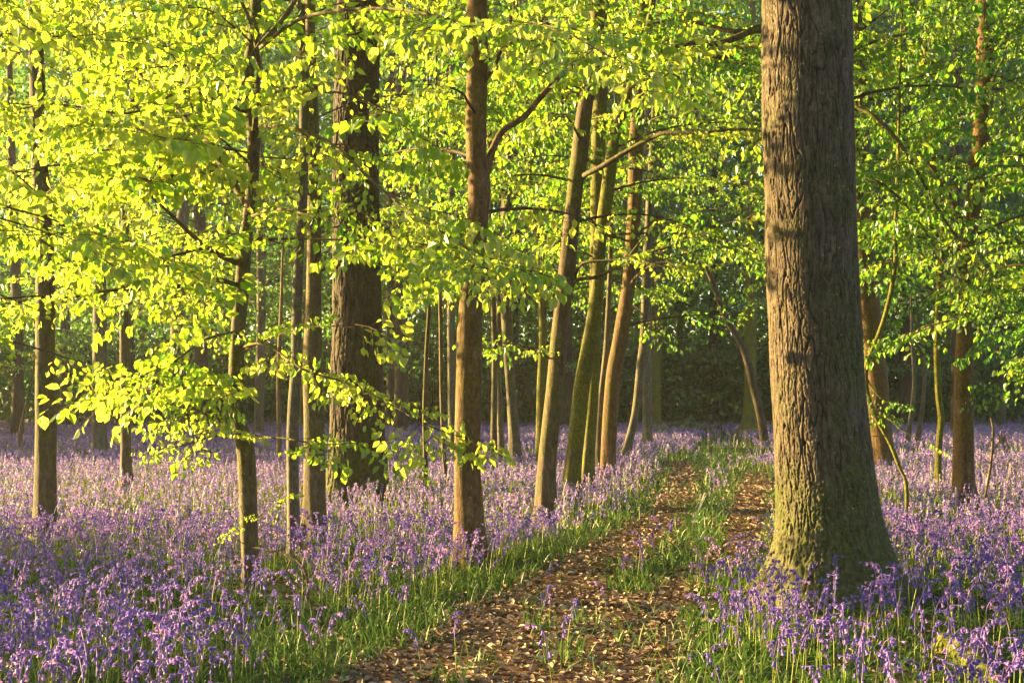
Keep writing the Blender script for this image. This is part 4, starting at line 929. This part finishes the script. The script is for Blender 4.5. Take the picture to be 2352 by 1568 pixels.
def stump(name, label, x, y, rpx, hpx, bark, seed, slant=.3):
    p = G(x, y); Yp = p[1]; rad = rpx * Yp / F; h = hpx * Yp / F; rg = np.random.default_rng(seed); root = thing(name, label, 'stump', (p[0], p[1], 0))
    k = 28; zs = np.array([-.06, 0, .08, .2, .4, .6, .8, 1.0]); ang = np.linspace(0, 6.283, k, endpoint=False); V = []
    topv = 1 + slant * np.cos(ang + rg.uniform(0, 6)) + .18 * rg.normal(0, 1, k)
    for z_ in zs:
        rr = rad * (1 + .35 * math.exp(-max(z_, 0) * 6)) * (1 + .09 * noise3(np.stack([np.cos(ang) * 2, np.sin(ang) * 2, 0 * ang + z_ * 2 + seed], 1)))
        V.append(np.stack([p[0] + rr * np.cos(ang), p[1] + rr * np.sin(ang), z_ * h * np.where(z_ > .3, topv, 1)], 1))
    inner = V[-1].copy(); inner[:, :2] = p[:2] + (inner[:, :2] - p[:2]) * .78; V.append(inner)
    low = inner.copy(); low[:, :2] = p[:2] + (low[:, :2] - p[:2]) * .5; low[:, 2] = h * .72; core = [low, np.repeat(np.array([[p[0], p[1], h * .66]]), k, 0)]
    def rings(L):
        n = len(L); i = np.arange(n - 1)[:, None] * k; j = np.arange(k)[None]; j2 = (j + 1) % k
        return np.concatenate(L), np.stack([i + j, i + j2, i + k + j2, i + k + j], -1).reshape(-1, 4)
    gg = Geo(); gg.add(*rings(V)); obj('bark', gg, [bark], root, (p[0], p[1], 0), smooth=True)
    gg = Geo(); gg.add(*rings([inner] + core)); obj('broken_top', gg, ['wood'], root, (p[0], p[1], 0), smooth=True)
    return root
stump('tree_stump', 'short rotten dark stump beside the foot of the mossy beeches', 1350, 1113, 13, 30, 'wood', 3)
stump('tree_stump', 'weathered pale stump in the far bluebells near the right edge', 2304, 1044, 10, 34, 'wood', 5)
stump('tree_stump', 'low mossy stump among the bluebells in front of the dark-barked oak', 854, 1182, 20, 20, 'moss', 6, .15)

p0, p1 = G(2205, 1510), G(2268, 1585)
q0 = stick('mossy_log', 'moss-cushioned log end half sunk in the grass at the lower right', 'log', [p0 + [-.02, .25, .02], p0 + [0, .0, .05], (p0 + p1) / 2 + [0, 0, .055], p1 + [0, 0, .04], p1 + [.02, -.2, .0]], .075, .065, 'moss', k=18)

def fern(label, x, y, size, seed):
    rg = np.random.default_rng(seed); p = G(x, y); root = thing('fern', label, 'fern', (p[0], p[1], 0), 'ferns at the end of the path')
    for f_ in range(7):
        a = f_ * .9 + rg.uniform(-.2, .2); C = limb(np.array([p[0], p[1], -.02]), a, 1.25, size * rg.uniform(.8, 1.15), 1.3, 9, rg); gg = Geo(); V, Fq = tube(C, np.linspace(.008, .002, 9), 3); gg.add(V, Fq, 0, .6)
        n = 26; t = np.linspace(.15, 1, n); B_ = np.stack([np.interp(t, np.linspace(0, 1, 9), C[:, c]) for c in range(3)], 1); Tn = unit(np.gradient(B_, axis=0))
        sd = np.cross(Tn, [[0, 0, 1.0]]); sgn = np.where(np.arange(n) % 2, 1, -1)[:, None]; d = unit(sd * sgn + Tn * .35); l = size * .26 * (1.05 - t) + .02
        V, Fq, per = leaf_quads(B_, d, Tn, np.cross(Tn, d), l, l * .16, kite=True); gg.add(V, Fq, 0, rg.uniform(.4, .95, n)); obj('frond', gg, ['blade'], root, (p[0], p[1], 0))
    return root
for i_, (x, y, s_) in enumerate([(1520, 1006, .75), (1548, 1000, .9), (1585, 998, .85), (1618, 1002, .8), (1650, 996, .7)]):
    fern('green fern with arching fronds where the path ends in the dark wood', x, y, s_, 40 + i_)

# --- thin evening haze between the trees
m, ns, ln = mat('evening_haze')
v = N(ns, 'ShaderNodeVolumePrincipled'); v.inputs['Density'].default_value = .0004; v.inputs['Anisotropy'].default_value = .35; v.inputs['Color'].default_value = (.95, .96, .95, 1)
o = N(ns, 'ShaderNodeOutputMaterial'); ln.new(v.outputs[0], o.inputs['Volume'])
M['haze'] = m
g = Geo(); x0, x1, y0, y1, z0, z1 = -112, 112, -42, 122, -1.0, 36.0
g.add([(x0, y0, z0), (x1, y0, z0), (x1, y1, z0), (x0, y1, z0), (x0, y0, z1), (x1, y0, z1), (x1, y1, z1), (x0, y1, z1)],
      [[0, 3, 2, 1], [4, 5, 6, 7], [0, 1, 5, 4], [1, 2, 6, 5], [2, 3, 7, 6], [3, 0, 4, 7]])
tag(obj('haze', g, ['haze']), kind='stuff')
cy.volume_bounces = 0; cy.volume_step_rate = 4
